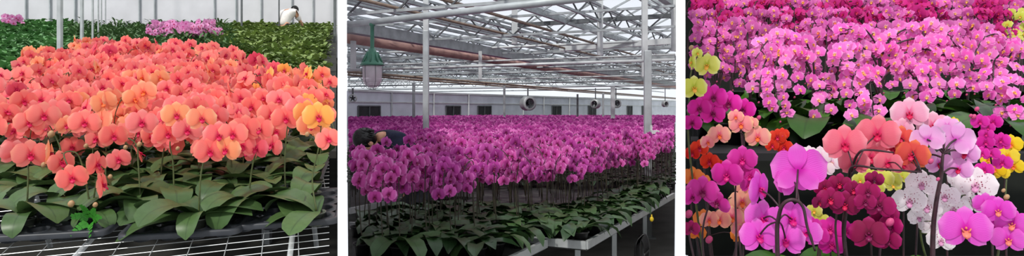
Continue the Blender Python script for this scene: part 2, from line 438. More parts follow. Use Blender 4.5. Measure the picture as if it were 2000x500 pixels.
# bench of wire mesh -------------------------------------------------
bench=empty('mesh_bench',on1(-1.4,2.2,.835),0,'galvanised wire mesh bench under the coral orchid trays','bench')
bench.rotation_euler=(math.atan(S1),0,0)
def wire_grid(x0,x1,y0,y1,sx,sy):
    mb=MB(); c,s=math.cos(TH1),math.sin(TH1)
    def clip(p,q):
        # clip to box
        t0,t1=0,1; d=q-p
        for (a,b,lo,hi) in((p.x,d.x,x0,x1),(p.y,d.y,y0,y1)):
            if abs(b)<1e-9:
                if a<lo or a>hi:return None
                continue
            u,v=(lo-a)/b,(hi-a)/b
            if u>v:u,v=v,u
            t0=max(t0,u);t1=min(t1,v)
        return (p+d*t0,p+d*t1) if t0<t1 else None
    for k in range(-120,120):
        for (dx,dy,st,z) in((c,s,sy,0),(-s,c,sx,.003)):
            o=Vector((-dy*k*st,dx*k*st,z)); D=Vector((dx,dy,0))*9
            r=clip(o-D,o+D)
            if r:
                a,b=r; f1=-(a.x-1.4)-.2700*(2.2+a.y)-.01; f2=-(b.x-1.4)-.2700*(2.2+b.y)-.01
                if f1<0 and f2<0: continue
                if f1<0: a=a+(b-a)*(f1/(f1-f2))
                elif f2<0: b=a+(b-a)*(f1/(f1-f2))
                r=(a,b)
                mb.tube(r,.0013,4)
    return mb
wire_grid(-1.3,1.2,-.5,1.4,.11,.06).build('wire_mesh',M_wire,bench)
mb=MB()
for x in (-.6,.1,.78): mb.tube([(x,-.4,-.02),(x-.5,1.4,-.02)],.009,8)
mb.tube([(-1.3,-.5,-.02),(.88,-.5,-.02)],.012,8); mb.tube([(-1.3,1.4,-.02),(.38,1.4,-.02)],.012,8)
mb.build('frame',M_alu,bench,True)
for x in(-1.2,.3):
    for y in(-.45,1.35):
        m2=MB(); m2.tube([(x,y,-.02),(x,y+ .11,-.62)],.014,8); m2.build('leg',M_alu,bench,True)
# trays ---------------------------------------------------------------
def tray_mb(nx,ny,c=.085):
    mb=MB(); n=16
    X=nx*c;Y=ny*c
    for i in range(nx):
        for j in range(ny):
            cx,cy=(i+.5)*c,(j+.5)*c; V=[];h=c/2
            for k in range(n):
                a=2*PI*(k+.5)/n; ca,sa=math.cos(a),math.sin(a); q=h/max(abs(ca),abs(sa))
                V.append((cx+ca*q,cy+sa*q,0))
            for rr,z in((.39*c,0),(.38*c,.004),(.35*c,.0),(.33*c,-.03),(.29*c,-.032),(.24*c,-.032)):
                for k in range(n):
                    a=2*PI*(k+.5)/n; V.append((cx+math.cos(a)*rr,cy+math.sin(a)*rr,z))
            Fc=[(l*n+k,l*n+(k+1)%n,(l+1)*n+(k+1)%n,(l+1)*n+k) for l in range(6) for k in range(n)]
            mb.add(V,Fc)
    # rounded raised rim
    def rr(o,z):
        pts=[];r=.03
        for cx,cy,a0 in((X+o-r,-o+r,-90),(X+o-r,Y+o-r,0),(-o+r,Y+o-r,90),(-o+r,-o+r,180)):
            for k in range(5):
                a=math.radians(a0+k*22.5); pts.append((cx+math.cos(a)*r,cy+math.sin(a)*r,z))
        return pts
    rings=[rr(0,0),rr(.004,.006),rr(.014,.007),rr(.018,.002),rr(.018,-.012)]
    k=20;V=sum(rings,[])
    mb.add(V,[(l*k+i,l*k+(i+1)%k,(l+1)*k+(i+1)%k,(l+1)*k+i) for l in range(4) for i in range(k)])
    return mb
TRM=tray_mb(4,4).mesh('tray',M_tray)
CUP=MB(); CUP.lathe([(.031,0),(.024,-.03)],12)
def tray(x,y,rz,label):
    o=bpy.data.objects.new('carrying_tray',TRM); link(o)
    o.matrix_world=Matrix.Translation(on1(x,y,.797))@RX@Matrix.Rotation(rz,4,'Z')
    tag(o,label,'tray','black carrying trays on the mesh bench'); return o
c4=.34
trays=[tray(-1.67,2.12,.17,'black pot tray at the left front, under the drooping coral flowers'),
 tray(-1.245,2.13,.17,'black pot tray in the middle front of the mesh bench'),
 tray(-.945,2.22,.19,'black pot tray at the right front, with an empty round hole in its front row')]
for k,(x,y,l) in enumerate([(-1.92,2.62,'black pot tray in the second row at the far left'),(-1.50,2.64,'black pot tray in the second row behind the middle front tray'),(-1.14,2.68,'black pot tray in the second row towards the right'),
    ]):
    trays.append(tray(x,y,.17,l))

# plants ---------------------------------------------------------------
def spike_flowers(parent,n,size,h,reach,mats,hi,side=1,low=.0):
    ex,ey,erz=parent.location.x,parent.location.y,parent.rotation_euler.z
    """upright spike that arches to the front and carries flowers in two ranks"""
    top=Vector((R.uniform(-.02,.02),-.01,h))
    path=catmull([(0,0,.05),(R.uniform(-.015,.015),.01,h*.5),top,(side*reach*.35,-reach*.6,h+.02),(side*reach*.7,-reach,h-.035-low),(side*reach*.8,-reach*1.15,h-.09-low)],5)
    mb=MB(); mb.tube(path,[.0032-.0016*i/len(path) for i in range(len(path))],6)
    k0=int(len(path)*.36)
    fl=[]
    for i in range(n):
        q=path[min(len(path)-1,k0+int((len(path)-1-k0)*i/max(1,n-1)))]
        sg=1 if i%2 else -1
        pos=q+Vector((sg*size*R.uniform(.3,.55),-size*R.uniform(.15,.4),R.uniform(-.35,.25)*size))
        wx,wy=rotp(ex,ey,erz,pos)
        if not ok1(wx,wy,size*.52): continue
        mb.tube([q,pos+Vector((0,.012,0))],.0014,4)
        rot=(R.uniform(-.55,.3),R.uniform(-.45,.45),R.gauss(0,.6)+sg*.25)
        fl.append((pos,rot,size*R.uniform(.88,1.08)))
    st=mb.build('stem',M_stem,parent,True)
    for pos,rot,sz in fl:
        mp,ml=R.choice(mats); add_flower(parent,pos,rot,sz,mp,ml,hi)
    if R.random()<.35:
        q=path[-1]
        for b in range(2):
            inst('bud',BUD,parent,q+Vector((R.uniform(-.01,.01),-.004,-.006-.02*b)),(R.uniform(-.5,.5),R.uniform(-.5,.5),0),.015-.004*b)
CORALS=[(M_coral,L_crim)]*4+[(M_salmon,L_crim)]*3
def orchid1(x,y,mats,n,size,h,leaves,hi,label,group,c=.797,nsp=1,rz=None,pot=True,low=0,lab=None):
    e=empty('coral_orchid',on1(x,y,c)-Vector((0,0,.026)),0,label,'orchid',group)
    e.rotation_euler=(0,0,(face_cam(x,y)*.8+R.uniform(-.25,.25)) if rz is None else rz)
    if pot:
        inst('pot',POT,e,(0,0,0),(math.atan(S1)*.6,0,0),.78); inst('bark',MED,e,(0,0,0),(math.atan(S1)*.6,0,0),.78)
    for s in range(nsp):
        if n: spike_flowers(e,n,size,h*R.uniform(.92,1.06),R.uniform(.06,.11),mats,hi,side=(-1 if (s+R.randint(0,1))%2 else 1),low=low)
    for (az,L,k) in leaves:
        if not leaf_ok(ok1,x,y,e.rotation_euler.z,az,L): continue
        inst('leaf',leaf_mesh(k,M_leaf,not hi),e,(0,0,.045),(R.uniform(-.15,.15),0,math.radians(az)),(L,L*1.25,L))
    return e
ytop=[(-60,180),(20,140),(60,112),(80,88),(160,80),(250,76),(320,74),(440,90),(480,106),(560,125),(600,135),(700,140)]
def interp(T,x):
    for (a,b),(c,d) in zip(T,T[1:]):
        if a<=x<=c: return b+(d-b)*(x-a)/(c-a)
    return T[-1][1]
def back_d(px): return .5/(S1-(HOR-interp(ytop,px)-7)/F)
def rnd_leaves(n,L):
    a=R.uniform(0,360); return [(a+i*360/n+R.uniform(-20,20),L*R.uniform(.8,1.1),R.choice([0,1,2,3,4])) for i in range(n)]
row=0; y=2.52; cnt=0
while y<6.6:
    st=.145+.01*(y-2.6)
    x=-.262*y-.095; x0=x
    k=0
    while True:
        px=1000+F*x/y
        if px<-30: break
        if y<back_d(px):
            hi=y<3.5
            rx=x+R.uniform(-.02,.02); ry=y+R.uniform(-.03,.03)
            if px>560 : mats=[(M_peach,L_crim),(M_gold,L_crim),(M_coral,L_crim)] if y<3.9 else [(M_coral,L_crim),(M_peach,L_crim)]
            else:
                q=R.random()
                mats=CORALS if q<.74 else [(M_peach,L_or),(M_coral,L_crim)] if q<.92 else [(M_rose,L_crim),(M_salmon,L_crim),(M_salmon,L_crim)]
            third='left' if px<230 else 'middle' if px<450 else 'right'
            if y<3.5:
                lab='coral orchid in the near rows, %s of the bench, behind the front plants'%third
                grp='near rows of coral orchids, %s'%third
            elif y<4.8:
                lab='coral moth orchid in the middle rows of the coral block, %s part'%third
                grp='middle rows of coral orchids, %s'%third
            else:
                lab='coral moth orchid in the rearmost rows of the coral block, %s part'%third
                grp='rear rows of coral orchids, %s'%third
            hh=.295+R.uniform(-.06,.05)
            bare=(ry<2.6 and True) or (ry<2.80 and (px<300 or 520<px))
            if bare: lab='leafy orchid without open blooms just behind the front plants, %s of the bench'%third; grp='bloomless leafy orchids, %s'%third
            orchid1(rx,ry,mats,0 if bare else 7 if y<4 else 8,.105*R.uniform(.88,1.08),hh,rnd_leaves(5 if y<3.2 else 3,.21) if y<4.4 else rnd_leaves(2,.15),hi,lab,grp,low=.04 if R.random()<.15 else 0)
            cnt+=1
        x-=st*1.08; k+=1
    y+=st*(1.0 if y<3.6 else 1.1); row+=1
print('bay1 plants',cnt)

def hero1(px,d,leaves,spikes,label,mats_default=(M_coral,L_crim),pot=True,rz=0):
    """front plant: spikes = list of ([path px,py,dd...],[(px,py,dd,yaw,pitch,roll,size,mat)...], buds)"""
    x=(px-1000)/F*d; base=on1(x,d,.797)-Vector((0,0,.026))
    e=empty('coral_orchid',base,0,label,'orchid','front row of coral orchids')
    if pot:
        inst('pot',POT,e,(0,0,0),(math.atan(S1)*.6,0,0),.8); inst('bark',MED,e,(0,0,0),(math.atan(S1)*.6,0,0),.8)
    for path,fl,buds in spikes:
        pts=[Vector((0,0,.05))]+[P(*p)-base for p in path]
        cp=catmull(pts,6); mb=MB(); mb.tube(cp,[.0034-.0016*i/len(cp) for i in range(len(cp))],6)
        todo=[]
        for (fx,fy,dd,yaw,pit,rol,sz,mt) in fl:
            pos=P(fx,fy,dd)-base; wp=P(fx,fy,dd)
            rot=Euler((math.radians(pit),math.radians(rol),face_cam(wp.x,wp.y)+math.radians(yaw)))
            bk=pos+rot.to_matrix()@Vector((0,sz*.06,0))
            q=min(cp,key=lambda v:(v-bk).length)
            mb.tube([q,(q+bk)/2+Vector((0,0,.006)),bk],.0015,5); todo.append((pos,rot,sz,mt))
        mb.build('stem',M_stem,e,True)
        for pos,rot,sz,mt in todo: add_flower(e,pos,rot,sz,mt or mats_default[0],L_crim,True)
        for (bx,by,bd,bs) in buds:
            o=inst('bud',BUD,e,P(bx,by,bd)-base,(.3,.6,0),bs*.8)
    for (az,L,k,*w) in leaves:
        L*=1.18
        if not leaf_ok(ok1,x,d,0,az,L): continue
        inst('leaf',leaf_mesh(k,M_leaf),e,(0,0,.045),(w[1] if len(w)>1 else 0,0,math.radians(az)),(L,L*(w[0] if w else 1.3),L))
    return e
C,SA,PE,GO=M_coral,M_salmon,M_peach,M_gold
hero1(52,2.24,[(15,.2,0,1.3),(190,.17,1),(-70,.15,3,1.2),(330,.2,1,1.3),(120,.15,0)],[([(55,330,2.24),(50,295,2.23)],[(60,303,2.2,5,-5,0,.112,C),(30,300,2.23,25,0,10,.10,SA)],[(85,322,2.22,.022)])],
 'leftmost front orchid, two coral blooms facing out over a clear pot')
hero1(178,2.26,[(200,.19,0,1.3),(20,.2,1),(-30,.12,3),(-95,.09,3,1.0),(100,.15,0)],[([(165,340,2.25),(150,300,2.24),(125,300,2.22),(135,330,2.2)],[(120,318,2.22,25,0,-8,.09,C),(97,300,2.24,78,0,0,.10,PE),(141,348,2.16,-8,-5,-15,.10,C)],[(139,398,2.15,.026)]),
 ([(190,350,2.24),(205,330,2.22),(205,365,2.2)],[(189,322,2.2,52,0,8,.1,C),(200,362,2.18,72,-5,-20,.095,C)],[(186,400,2.16,.02),(215,345,2.2,.018)])],
 'front orchid with coral blooms turned sideways and a drooping peach bud above the left tray')
hero1(275,2.38,[(180,.2,0,1.4),(0,.2,2,1.3),(230,.2,1),(300,.19,3),(80,.18,0)],[([(270,320,2.4),(265,280,2.4),(230,262,2.4)],[(222,266,2.36,15,-5,0,.10,C),(277,240,2.38,0,-10,0,.11,SA)],[(272,282,2.37,.022),(245,288,2.38,.02)])],
 'front orchid with one salmon bloom and two green buds behind the gap between trays')
hero1(388,2.24,[(170,.21,0,1.5),(205,.22,4,1.5),(5,.19,0,1.5),(235,.2,1,1.5),(-10,.17,2,1.4),(-80,.16,3,1.1),(150,.18,1)],[([(392,345,2.24),(400,310,2.24),(415,280,2.22),(440,255,2.22)],[(410,296,2.18,10,-5,0,.105,C),(441,292,2.2,-15,0,5,.10,PE),(428,265,2.2,0,-5,0,.105,SA),(455,262,2.21,-10,0,0,.1,C),(394,232,2.22,8,-10,0,.1,PE)],[])],
 'front orchid in the middle tray with large arching leaves under a drooping coral cluster')
hero1(484,2.36,[(-100,.2,3,1.5),(200,.2,4,1.5),(-20,.21,0,1.5),(20,.2,1,1.3),(160,.18,0,1.3),(240,.17,1,1.4)],[([(492,330,2.36),(500,290,2.34),(490,255,2.3)],[(473,285,2.28,10,-5,0,.105,SA),(500,290,2.3,-30,-5,0,.095,M_rose),(480,252,2.28,0,-8,0,.108,C),(507,252,2.3,-20,0,0,.1,C)],[])],
 'front orchid with a broad leaf hanging over the edge between two trays')
hero1(560,2.40,[(180,.22,4,1.5),(-5,.2,0,1.5),(215,.19,1,1.3),(-60,.17,4,1.3),(140,.18,0)],[([(556,330,2.42),(560,260,2.42),(566,225,2.4)],[(558,232,2.36,5,-5,0,.105,C),(585,212,2.38,0,-5,0,.105,SA),(530,225,2.38,10,0,0,.105,C)],[])],
 'front orchid with broad flat dark leaves behind the right tray')
hero1(618,2.30,[(170,.19,1,1.4),(200,.16,4,1.3),(-100,.17,4,1.2),(120,.17,0)],[([(610,350,2.33),(622,290,2.33),(628,240,2.32)],[(622,228,2.3,10,-5,0,.115,GO),(600,222,2.34,20,0,0,.105,GO),(641,272,2.25,10,-15,-20,.09,M_coral),(606,245,2.33,12,0,0,.1,PE)],[(600,262,2.3,.02)])],
 'rightmost front orchid with golden apricot blooms and one coral bloom by the white wall')
hero1(130,2.40,[(180,.19,0,1.3),(0,.2,1,1.3),(240,.18,1),(300,.18,3)],[([(120,300,2.4),(105,260,2.4),(90,235,2.38)],[(57,240,2.34,10,-5,0,.1,C),(86,226,2.36,5,-5,0,.11,C),(165,240,2.36,0,-10,0,.108,C),(130,245,2.4,0,0,0,.08,PE)],[(100,262,2.36,.03),(168,285,2.38,.02)])],
 'orchid behind the left tray with three coral blooms and a fat peach bud')
hero1(340,2.42,[(180,.2,1,1.4),(0,.2,0,1.3),(250,.2,4,1.3),(300,.18,1)],[([(338,320,2.43),(332,280,2.42),(340,240,2.4)],[(328,262,2.36,5,-5,0,.1,C),(366,255,2.36,0,-5,0,.105,SA),(345,225,2.36,5,-10,0,.108,PE)],[(347,290,2.36,.018)])],
 'orchid with a spray of coral and peach blooms behind the middle tray')
# fern growing at the tray edge
fe=empty('small_fern',on1((178-1000)/F*2.2+.0,2.2,.797),0,'small bright green fern sprouting from the edge of the left pot tray','fern')
fm=MB()
for k,(a,L) in enumerate([(150,.05),(100,.06),(60,.055),(20,.05),(-70,.07),(-110,.06),(200,.045)]):
    a=math.radians(a); d=Vector((math.cos(a),-.5,abs(math.sin(a))*.8+.1)).normalized() if k<4 or k==6 else Vector((math.cos(a),-.6,-.35)).normalized()
    for i in range(1,6):
        q=d*(L*i/5)+Vector((0,0,.03*(i/5)-.03*(i/5)**2+.02)); 
        for sg in(-1,1):
            w_=.016*(1.2-i/6); s_=d.cross(Vector((0,1,0))).normalized()*sg
            fm.add([q,q+s_*w_+d*.004,q+s_*w_*.8+d*.014,q+d*.012],[(0,1,2,3)],[(0,0),(.5,1),(.5,1),(0,1)])
fm.build('frond',leaf_mat('fern_leaf',(56,130,40),(70,150,50)),fe)

# greens beyond -----------------------------------------------------------
def tuft(m,n,L,W,spread,seed,up=60):
    r=random.Random(seed); mb=MB()
    for i in range(n):
        lf=leaf_mb(L*r.uniform(.6,1),W,up+r.uniform(-20,15),r.uniform(-30,20),.2,0,3,2)
        mb.join(lf,Matrix.Translation((r.uniform(-spread,spread),r.uniform(-spread,spread),r.uniform(0,L*.8)))@Matrix.Rotation(r.uniform(0,6.28),4,'Z'))
    return mb
def bud_spikes(mb_,n,r,h,m,sz):
    pass
T_left=[tuft(M_green,26,.20,.035,.10,s).mesh('leafy_plant',M_green) for s in(1,2)]
T_right=[tuft(M_green2,46,.12,.022,.12,s,50).mesh('bushy_plant',[M_green2]) for s in(3,4)]
T_mid=[tuft(M_green3,26,.26,.022,.10,s,75).mesh('spiky_plant',[M_green3]) for s in(5,6)]
def far_orchid_mesh(mp,ml,nf,w_,h,size,seed,leafm,nl=6):
    r=random.Random(seed); mb=MB()
    for i in range(nf):
        f=flower_mb(seed+i,False); f.join(lip_mb(False),Matrix.Identity(4),1)
        mb.join(f,Matrix.Translation((r.uniform(-w_,w_),r.uniform(-w_,w_),h+r.uniform(-.06,.06)))@Matrix.Rotation(r.uniform(-.8,.8),4,'Z')@Matrix.Rotation(r.uniform(-.4,.2),4,'X')@Matrix.Scale(size,4))
    for i in range(nl):
        lf=leaf_mb(.22,.03,r.uniform(30,70),-30,.2,0,3,2); mb.join(lf,Matrix.Translation((0,0,.04))@Matrix.Rotation(i*6.28/nl,4,'Z'),2)
    mb.tube([(0,0,0),(0,0,h)],.004,4,2)
    return mb.mesh('distant_orchid',[mp,ml,leafm])
M_fp=petal_mat('distant_pink_petal',(224,140,196),(236,176,214),(200,60,150),var=.15)
T_fp=[far_orchid_mesh(M_fp,L_crim,10,.12,.26,.09,s,M_green3) for s in(1,30)]
def scatter(meshes,n,pxr,dr,label,cat,group,sc=1,name=None,cc=1.0,test=None):
    for i in range(n):
        for _ in range(60):
            d=math.sqrt(R.uniform(dr[0]**2,dr[1]**2)); px=R.uniform(*pxr)
            if 16.75<d<17.6: continue
            if test is None or test(px,d): break
        else: continue
        x=(px-1000)/F*d
        if x>-.258*d-.22*sc: continue
        me=R.choice(meshes); o=bpy.data.objects.new(name or me.name,me); link(o)
        o.location=(x,d,g1(d,1.16)); o.rotation_euler=(0,0,R.uniform(0,6.28)); s=sc*R.uniform(.8,1.15); o.scale=(s,s,s)
        tag(o,label,cat,group)
# lower bench carrying the greens
def bed(y0,y1,label):
    e=empty('growing_bench',(-.262*y0-1,y0,g1(y0,1.16)),0,label,'bench'); o=e.location.copy(); mb=MB()
    V=[Vector((x,y,g1(y,1.16))) for x,y in((-.264*y0,y0),(-.264*y1,y1),(-1.05*y1-.3,y1),(-1.05*y0-.3,y0))]; V+=[v-Vector((0,0,.05)) for v in V]; V=[v-o for v in V]
    mb.add(V,[(0,1,2,3),(7,6,5,4),(0,4,5,1),(1,5,6,2),(2,6,7,3),(3,7,4,0)]); mb.build('bench_top',M_soil,e)
    for i in range(4):
        v=V[i]; mb=MB(); c=V[0].lerp(V[2],.5); p=v+(c-v)*.08; g=g1(p.y+o.y,2.0)-o.z; mb.box((p.x,p.y,(p.z-.05+g)/2),(.06,.06,p.z-.05-g)); mb.build('leg',M_dsteel,e)
bed(4.7,16.8,'broad growing bench of green crops beyond the coral orchids'); bed(17.6,18.65,'furthest growing bench at the foot of the pale wall')
bd=lambda px,d:d>back_d(max(-50,min(690,px)))+.25
scatter(T_left,220,(-40,135),(5.0,18.4),'broad-leaved green crop plant in the bed at the left, beyond the coral block','plant','green plants in the left bed',1.25,'leafy_plant',test=bd)
scatter(T_right,295,(430,655),(4.75,18.4),'yellow-green bushy plant in the bed at the right, beyond the coral block','plant','yellow-green bushes in the right bed',1.5,'bushy_plant',test=bd)
scatter(T_mid,170,(120,460),(6.7,15),'dark green spiky plant in the beds right behind the coral block','plant','dark spiky plants in the middle beds',1.05,'spiky_plant',test=bd)
scatter(T_mid,110,(135,450),(13.5,18.4),'dark green plant in the furthest beds by the pale wall','plant','dark plants in the furthest beds',.95,'spiky_plant')
scatter(T_fp,60,(300,425),(12.5,15),'pale pink flowering orchid in the far pink strip','orchid','pale pink orchids in the far strip',1.2,'distant_orchid')
scatter(T_fp,5,(24,62),(4.5,4.9),'pink flowering orchid at the left edge beside the green bed','orchid','pink orchids at the left edge',.9,'distant_orchid')
scatter(T_fp,3,(5,30),(15.5,16.5),'pink orchid far back at the left edge under the pale wall','orchid','pink orchids far back left',1.5,'distant_orchid')
# back wall
plane_y=18.8
mb=MB(); zb=g1(plane_y,1.2)
mb.box(((-.262*plane_y-17.5)/2,plane_y,zb+1.8),(17.5-.262*plane_y,.06,6.0)); o=mb.build('wall_back_left',M_wallw); tag(o,kind='structure')
for i,px in enumerate([54,101,150,275,305,421,463,512,572,613,655]):
    mb=MB(); mb.box(((px-1000)/F*plane_y,plane_y-.07,zb+2.2),(.03,.05,5.2)); o=mb.build('trim_%d'%(i+1),M_steel); tag(o,kind='structure')
def post(px,d,w_,zb,zt,m,label,group=None,bottom=True):
    x=(px-1000)/F*d; o=empty('greenhouse_post',(x,d,zb),0,label,'post',group)
    mb=MB(); mb.box((0,0,(zt-zb)/2),(w_,w_,zt-zb)); b=mb.build('shaft',m,o)
    bv=b.modifiers.new('b','BEVEL'); bv.width=w_*.15; bv.segments=2
    mb=MB(); mb.box((0,0,.01),(w_*2,w_*2,.02)); mb.build('base_plate',m,o); return o
for px,d,w_,l in [(117,6.6,.042,'thick grey post left of the coral block, nearest of the far row'),(160,8.6,.034,'slim grey post just right of the thick one'),(181,11,.026,'thin grey post, third in the receding row'),(192,13,.024,'thin grey post, fourth in the receding row'),(198,15,.024,'thin grey post, fifth in the receding row'),(206,17,.024,'furthest thin grey post of the receding row'),(472,16,.04,'slim dark post near the wall right of the pink strip'),(545,17,.03,'slim post by the wall just left of the person in white'),(654,14,.05,'grey post at the right end by the white partition')]:
    post(px,d,w_,g1(d,2.0),g1(d,2.0)+6.3,M_alu if px<300 else M_dsteel,l)

# ------------------------------------------------------------------ people
def skin_body(name,joints,edges,m,parent,sub=2):
    me=bpy.data.meshes.new(name); me.from_pydata([j[:3] for j in joints],edges,[]); me.materials.append(m)
    o=bpy.data.objects.new(name,me); link(o); o.parent=parent
    sm=o.modifiers.new('skin','SKIN'); sm.use_smooth_shade=True
    for i,j in enumerate(joints):
        r=j[3]; me.skin_vertices[0].data[i].radius=(r if not hasattr(r,'__len__') else r[0], r if not hasattr(r,'__len__') else r[1])
    me.skin_vertices[0].data[0].use_root=True
    s=o.modifiers.new('sub','SUBSURF'); s.levels=sub; s.render_levels=sub
    return o
def hand(mb_parent,wr,dirv,side):
    j=[(*wr,.022)]; e=[]
    d=Vector(dirv).normalized(); s=Vector(side).normalized(); w0=Vector(wr)
    palm=w0+d*.06; j.append((*palm,(.03,.016))); e.append((0,1))
    for k,(off,L) in enumerate(((-.03,.06),(-.01,.075),(.01,.07),(.03,.055))):
        a=palm+s*off+d*.02; b=a+d*L*.5; c=b+d*L*.4+Vector((0,0,-.02))
        i=len(j); j+=[(*a,.009),(*b,.0085),(*c,.007)]; e+=[(1,i),(i,i+1),(i+1,i+2)]
    a=w0+d*.03-s*.03; b=a+d*.03-s*.02; i=len(j); j+=[(*a,.011),(*b,.009)]; e+=[(0,i),(i,i+1)]
    return skin_body('hand',j,e,M_skin,mb_parent,1)
def person_bent(name_loc,rz,top,top_name,label,scale=1,crouch=0,lift=0):
    """bends over towards local +x... head towards +x, feet at origin"""
    p=empty('person',name_loc,rz,label,'person'); p.scale=(scale,)*3
    J=[(-.12,0,.93,.115),(-.04,0,1.08,.12),(.10,0,1.20,(.16,.12)),(.22,0,1.26,(.17,.10)),(.31,0,1.265,.05),(.37,0,1.25,.05),
       (-.10,.1,.90,.09),(-.06,.12,.5,.062),(-.04,.12,.09,.042),(.08,.13,.04,.035),
       (-.10,-.1,.90,.09),(-.06,-.12,.5,.062),(-.04,-.12,.09,.042),(.08,-.13,.04,.035),
       (.22,.2,1.24,.052),(.27,.24,.98,.042),(.40,.17,.78,.03),
       (.22,-.2,1.24,.052),(.27,-.24,.98,.042),(.40,-.17,.78,.03)]
    E=[(0,1),(1,2),(2,3),(3,4),(4,5),(0,6),(6,7),(7,8),(8,9),(0,10),(10,11),(11,12),(12,13),(3,14),(14,15),(15,16),(3,17),(17,18),(18,19)]
    if crouch:
        dz={0:-.2,1:-.17,2:-.10,3:-.04,4:0,5:0,6:-.2,10:-.2,7:-.04,11:-.04}; dx={0:.0,6:.0,7:.22,11:.22}
        dz.update({15:.02,18:.02,16:.2,19:.2})
        J=[(j[0]+dx.get(i,0),j[1],j[2]+dz.get(i,0),j[3]) for i,j in enumerate(J)]
    LM=Matrix.Identity(4)
    if lift:
        LM=Matrix.Translation((-.12,0,.93))@Matrix.Rotation(math.radians(-lift),4,'Y')@Matrix.Translation((.12,0,-.93))
        J=[((*(LM@Vector(j[:3])),j[3]) if i in(1,2,3,4,5,14,15,16,17,18,19) else j) for i,j in enumerate(J)]
    skin_body('body',J,E,M_skin,p)
    g=.03
    JT=[(*J[i][:3],(J[i][3]+g if not hasattr(J[i][3],'__len__') else (J[i][3][0]+g,J[i][3][1]+g))) for i in (0,1,2,3,14,15,17,18)]
    JT[0]=(-.10,0,.95-(.2 if crouch else 0),.155); JT.append((*J[4][:3],.078))
    skin_body(top_name,JT,[(0,1),(1,2),(2,3),(3,4),(4,5),(3,6),(6,7),(3,8)],top,p)
    JP=[(-.12,0,.92-(.2 if crouch else 0),.135)]+[(*J[i][:3],J[i][3]+.018) for i in(6,7,8,10,11,12)]
    skin_body('trousers',JP,[(0,1),(1,2),(2,3),(0,4),(4,5),(5,6)],M_trous,p)
    for s in(1,-1):
        mb=MB(); mb.ell((.03,s*.125,.05),(.13,.05,.05),None,10,6); mb.build('shoe',M_black,p,True)
        hand(p,J[16 if s>0 else 19][:3],(.5,0,-1),(0,s,0))
    # head: local frame, face pointing down/forward
    H=LM@Matrix.Translation((.46,0,1.215))@Matrix.Rotation(math.radians(62),4,'Y')
    mb=MB()
    def E_(c,r,mm=0,M=None,nu=14,nv=10):
        b=MB(); b.ell(c,r,M,nu,nv); mb.join(b,H,mm)
    E_((0,0,.0),(.092,.076,.112)); E_((.025,0,-.065),(.06,.052,.055)); E_((.096,0,-.015),(.018,.013,.024),0,None,8,6)
    for s in(-1,1):
        E_((0,s*.077,-.01),(.022,.011,.03),0,None,8,6)
    head=mb.build('head',M_skin,p,True)
    eb=MB()
    for s in(-1,1):
        b=MB(); b.ell((.083,s*.03,.012),(.008,.011,.006),None,8,6); eb.join(b,H)
    eb.build('eye',M_black,p,True)
    mo=MB(); b=MB(); b.ell((.083,0,-.055),(.008,.02,.006),None,8,6); mo.join(b,H); mo.build('mouth',mat('lips',(180,100,95),.5),p,True)
    hb=MB(); b=MB(); b.ell((-.018,0,.022),(.100,.088,.112),None,18,12)
    rr=random.Random(4)
    for k in range(150):
        th=rr.uniform(-2.2,2.2)+PI; a=rr.uniform(.1,1.6)
        q=Vector((-.018+.098*math.sin(a)*math.cos(th),.086*math.sin(a)*math.sin(th),.022+.11*math.cos(a)))
        b.tube([q,q*1.03+Vector((-.006,rr.uniform(-.01,.01),-.02)),q*1.02+Vector((-.008,rr.uniform(-.02,.02),-.045))],[.007,.006,.001],4)
    hb.join(b,H); hb.build('hair',M_hair,p,True)
    return p
d=17.2
# white shirt, seen from behind among the beds
pp=person_bent(((561-1000)/F*d,d,g1(d,2.0)),math.radians(68),M_shirt,'shirt','person in a white shirt bending over the plants by the pale wall',1.0,False,24)

# ================================================================== BAY 2
E1=Vector((.424,.905,0)).normalized(); E2=Vector((-E1.y,E1.x,0)); P0=Vector((.464,4.16,0))
def uv2(u,v,z=0): q=P0+E1*u+E2*v; return Vector((q.x,q.y,z))
BT=.65
def inw(q,m=.0,lo=-.2475,hi=.2465): return q.x>lo*q.y+m and q.x<hi*q.y-m
def clipw(p,q,lo=-.2472,hi=.2462,m=.02,ymax=60):
    p=Vector(p);q=Vector(q);d=q-p;t0,t1=0.0,1.0
    for fn in(lambda a:a.x-lo*a.y-m,lambda a:hi*a.y-m-a.x,lambda a:a.y-3,lambda a:ymax-a.y):
        a,b=fn(p),fn(q)
        if a<0 and b<0:return None
        if a<0:t0=max(t0,a/(a-b))
        elif b<0:t1=min(t1,a/(a-b))
    return (p+d*t0,p+d*t1) if t1-t0>1e-4 else None
def clip_poly(poly):
    for fn in(lambda a:a.x+.2470*a.y-.03,lambda a:.246*a.y-.03-a.x):
        out=[]
        for i in range(len(poly)):
            a,b=poly[i],poly[(i+1)%len(poly)]; fa,fb=fn(a),fn(b)
            if fa>=0: out.append(a)
            if fa*fb<0: out.append(a+(b-a)*(fa/(fa-fb)))
        poly=out
        if not poly:return []
    return poly
def clip_far(poly):
    out=[]; fn=lambda a:27+(a.x+6.7)*1.476-.5-a.y
    for i in range(len(poly)):
        a,b=poly[i],poly[(i+1)%len(poly)]; fa,fb=fn(a),fn(b)
        if fa>=0: out.append(a)
        if fa*fb<0: out.append(a+(b-a)*(fa/(fa-fb)))
    return out
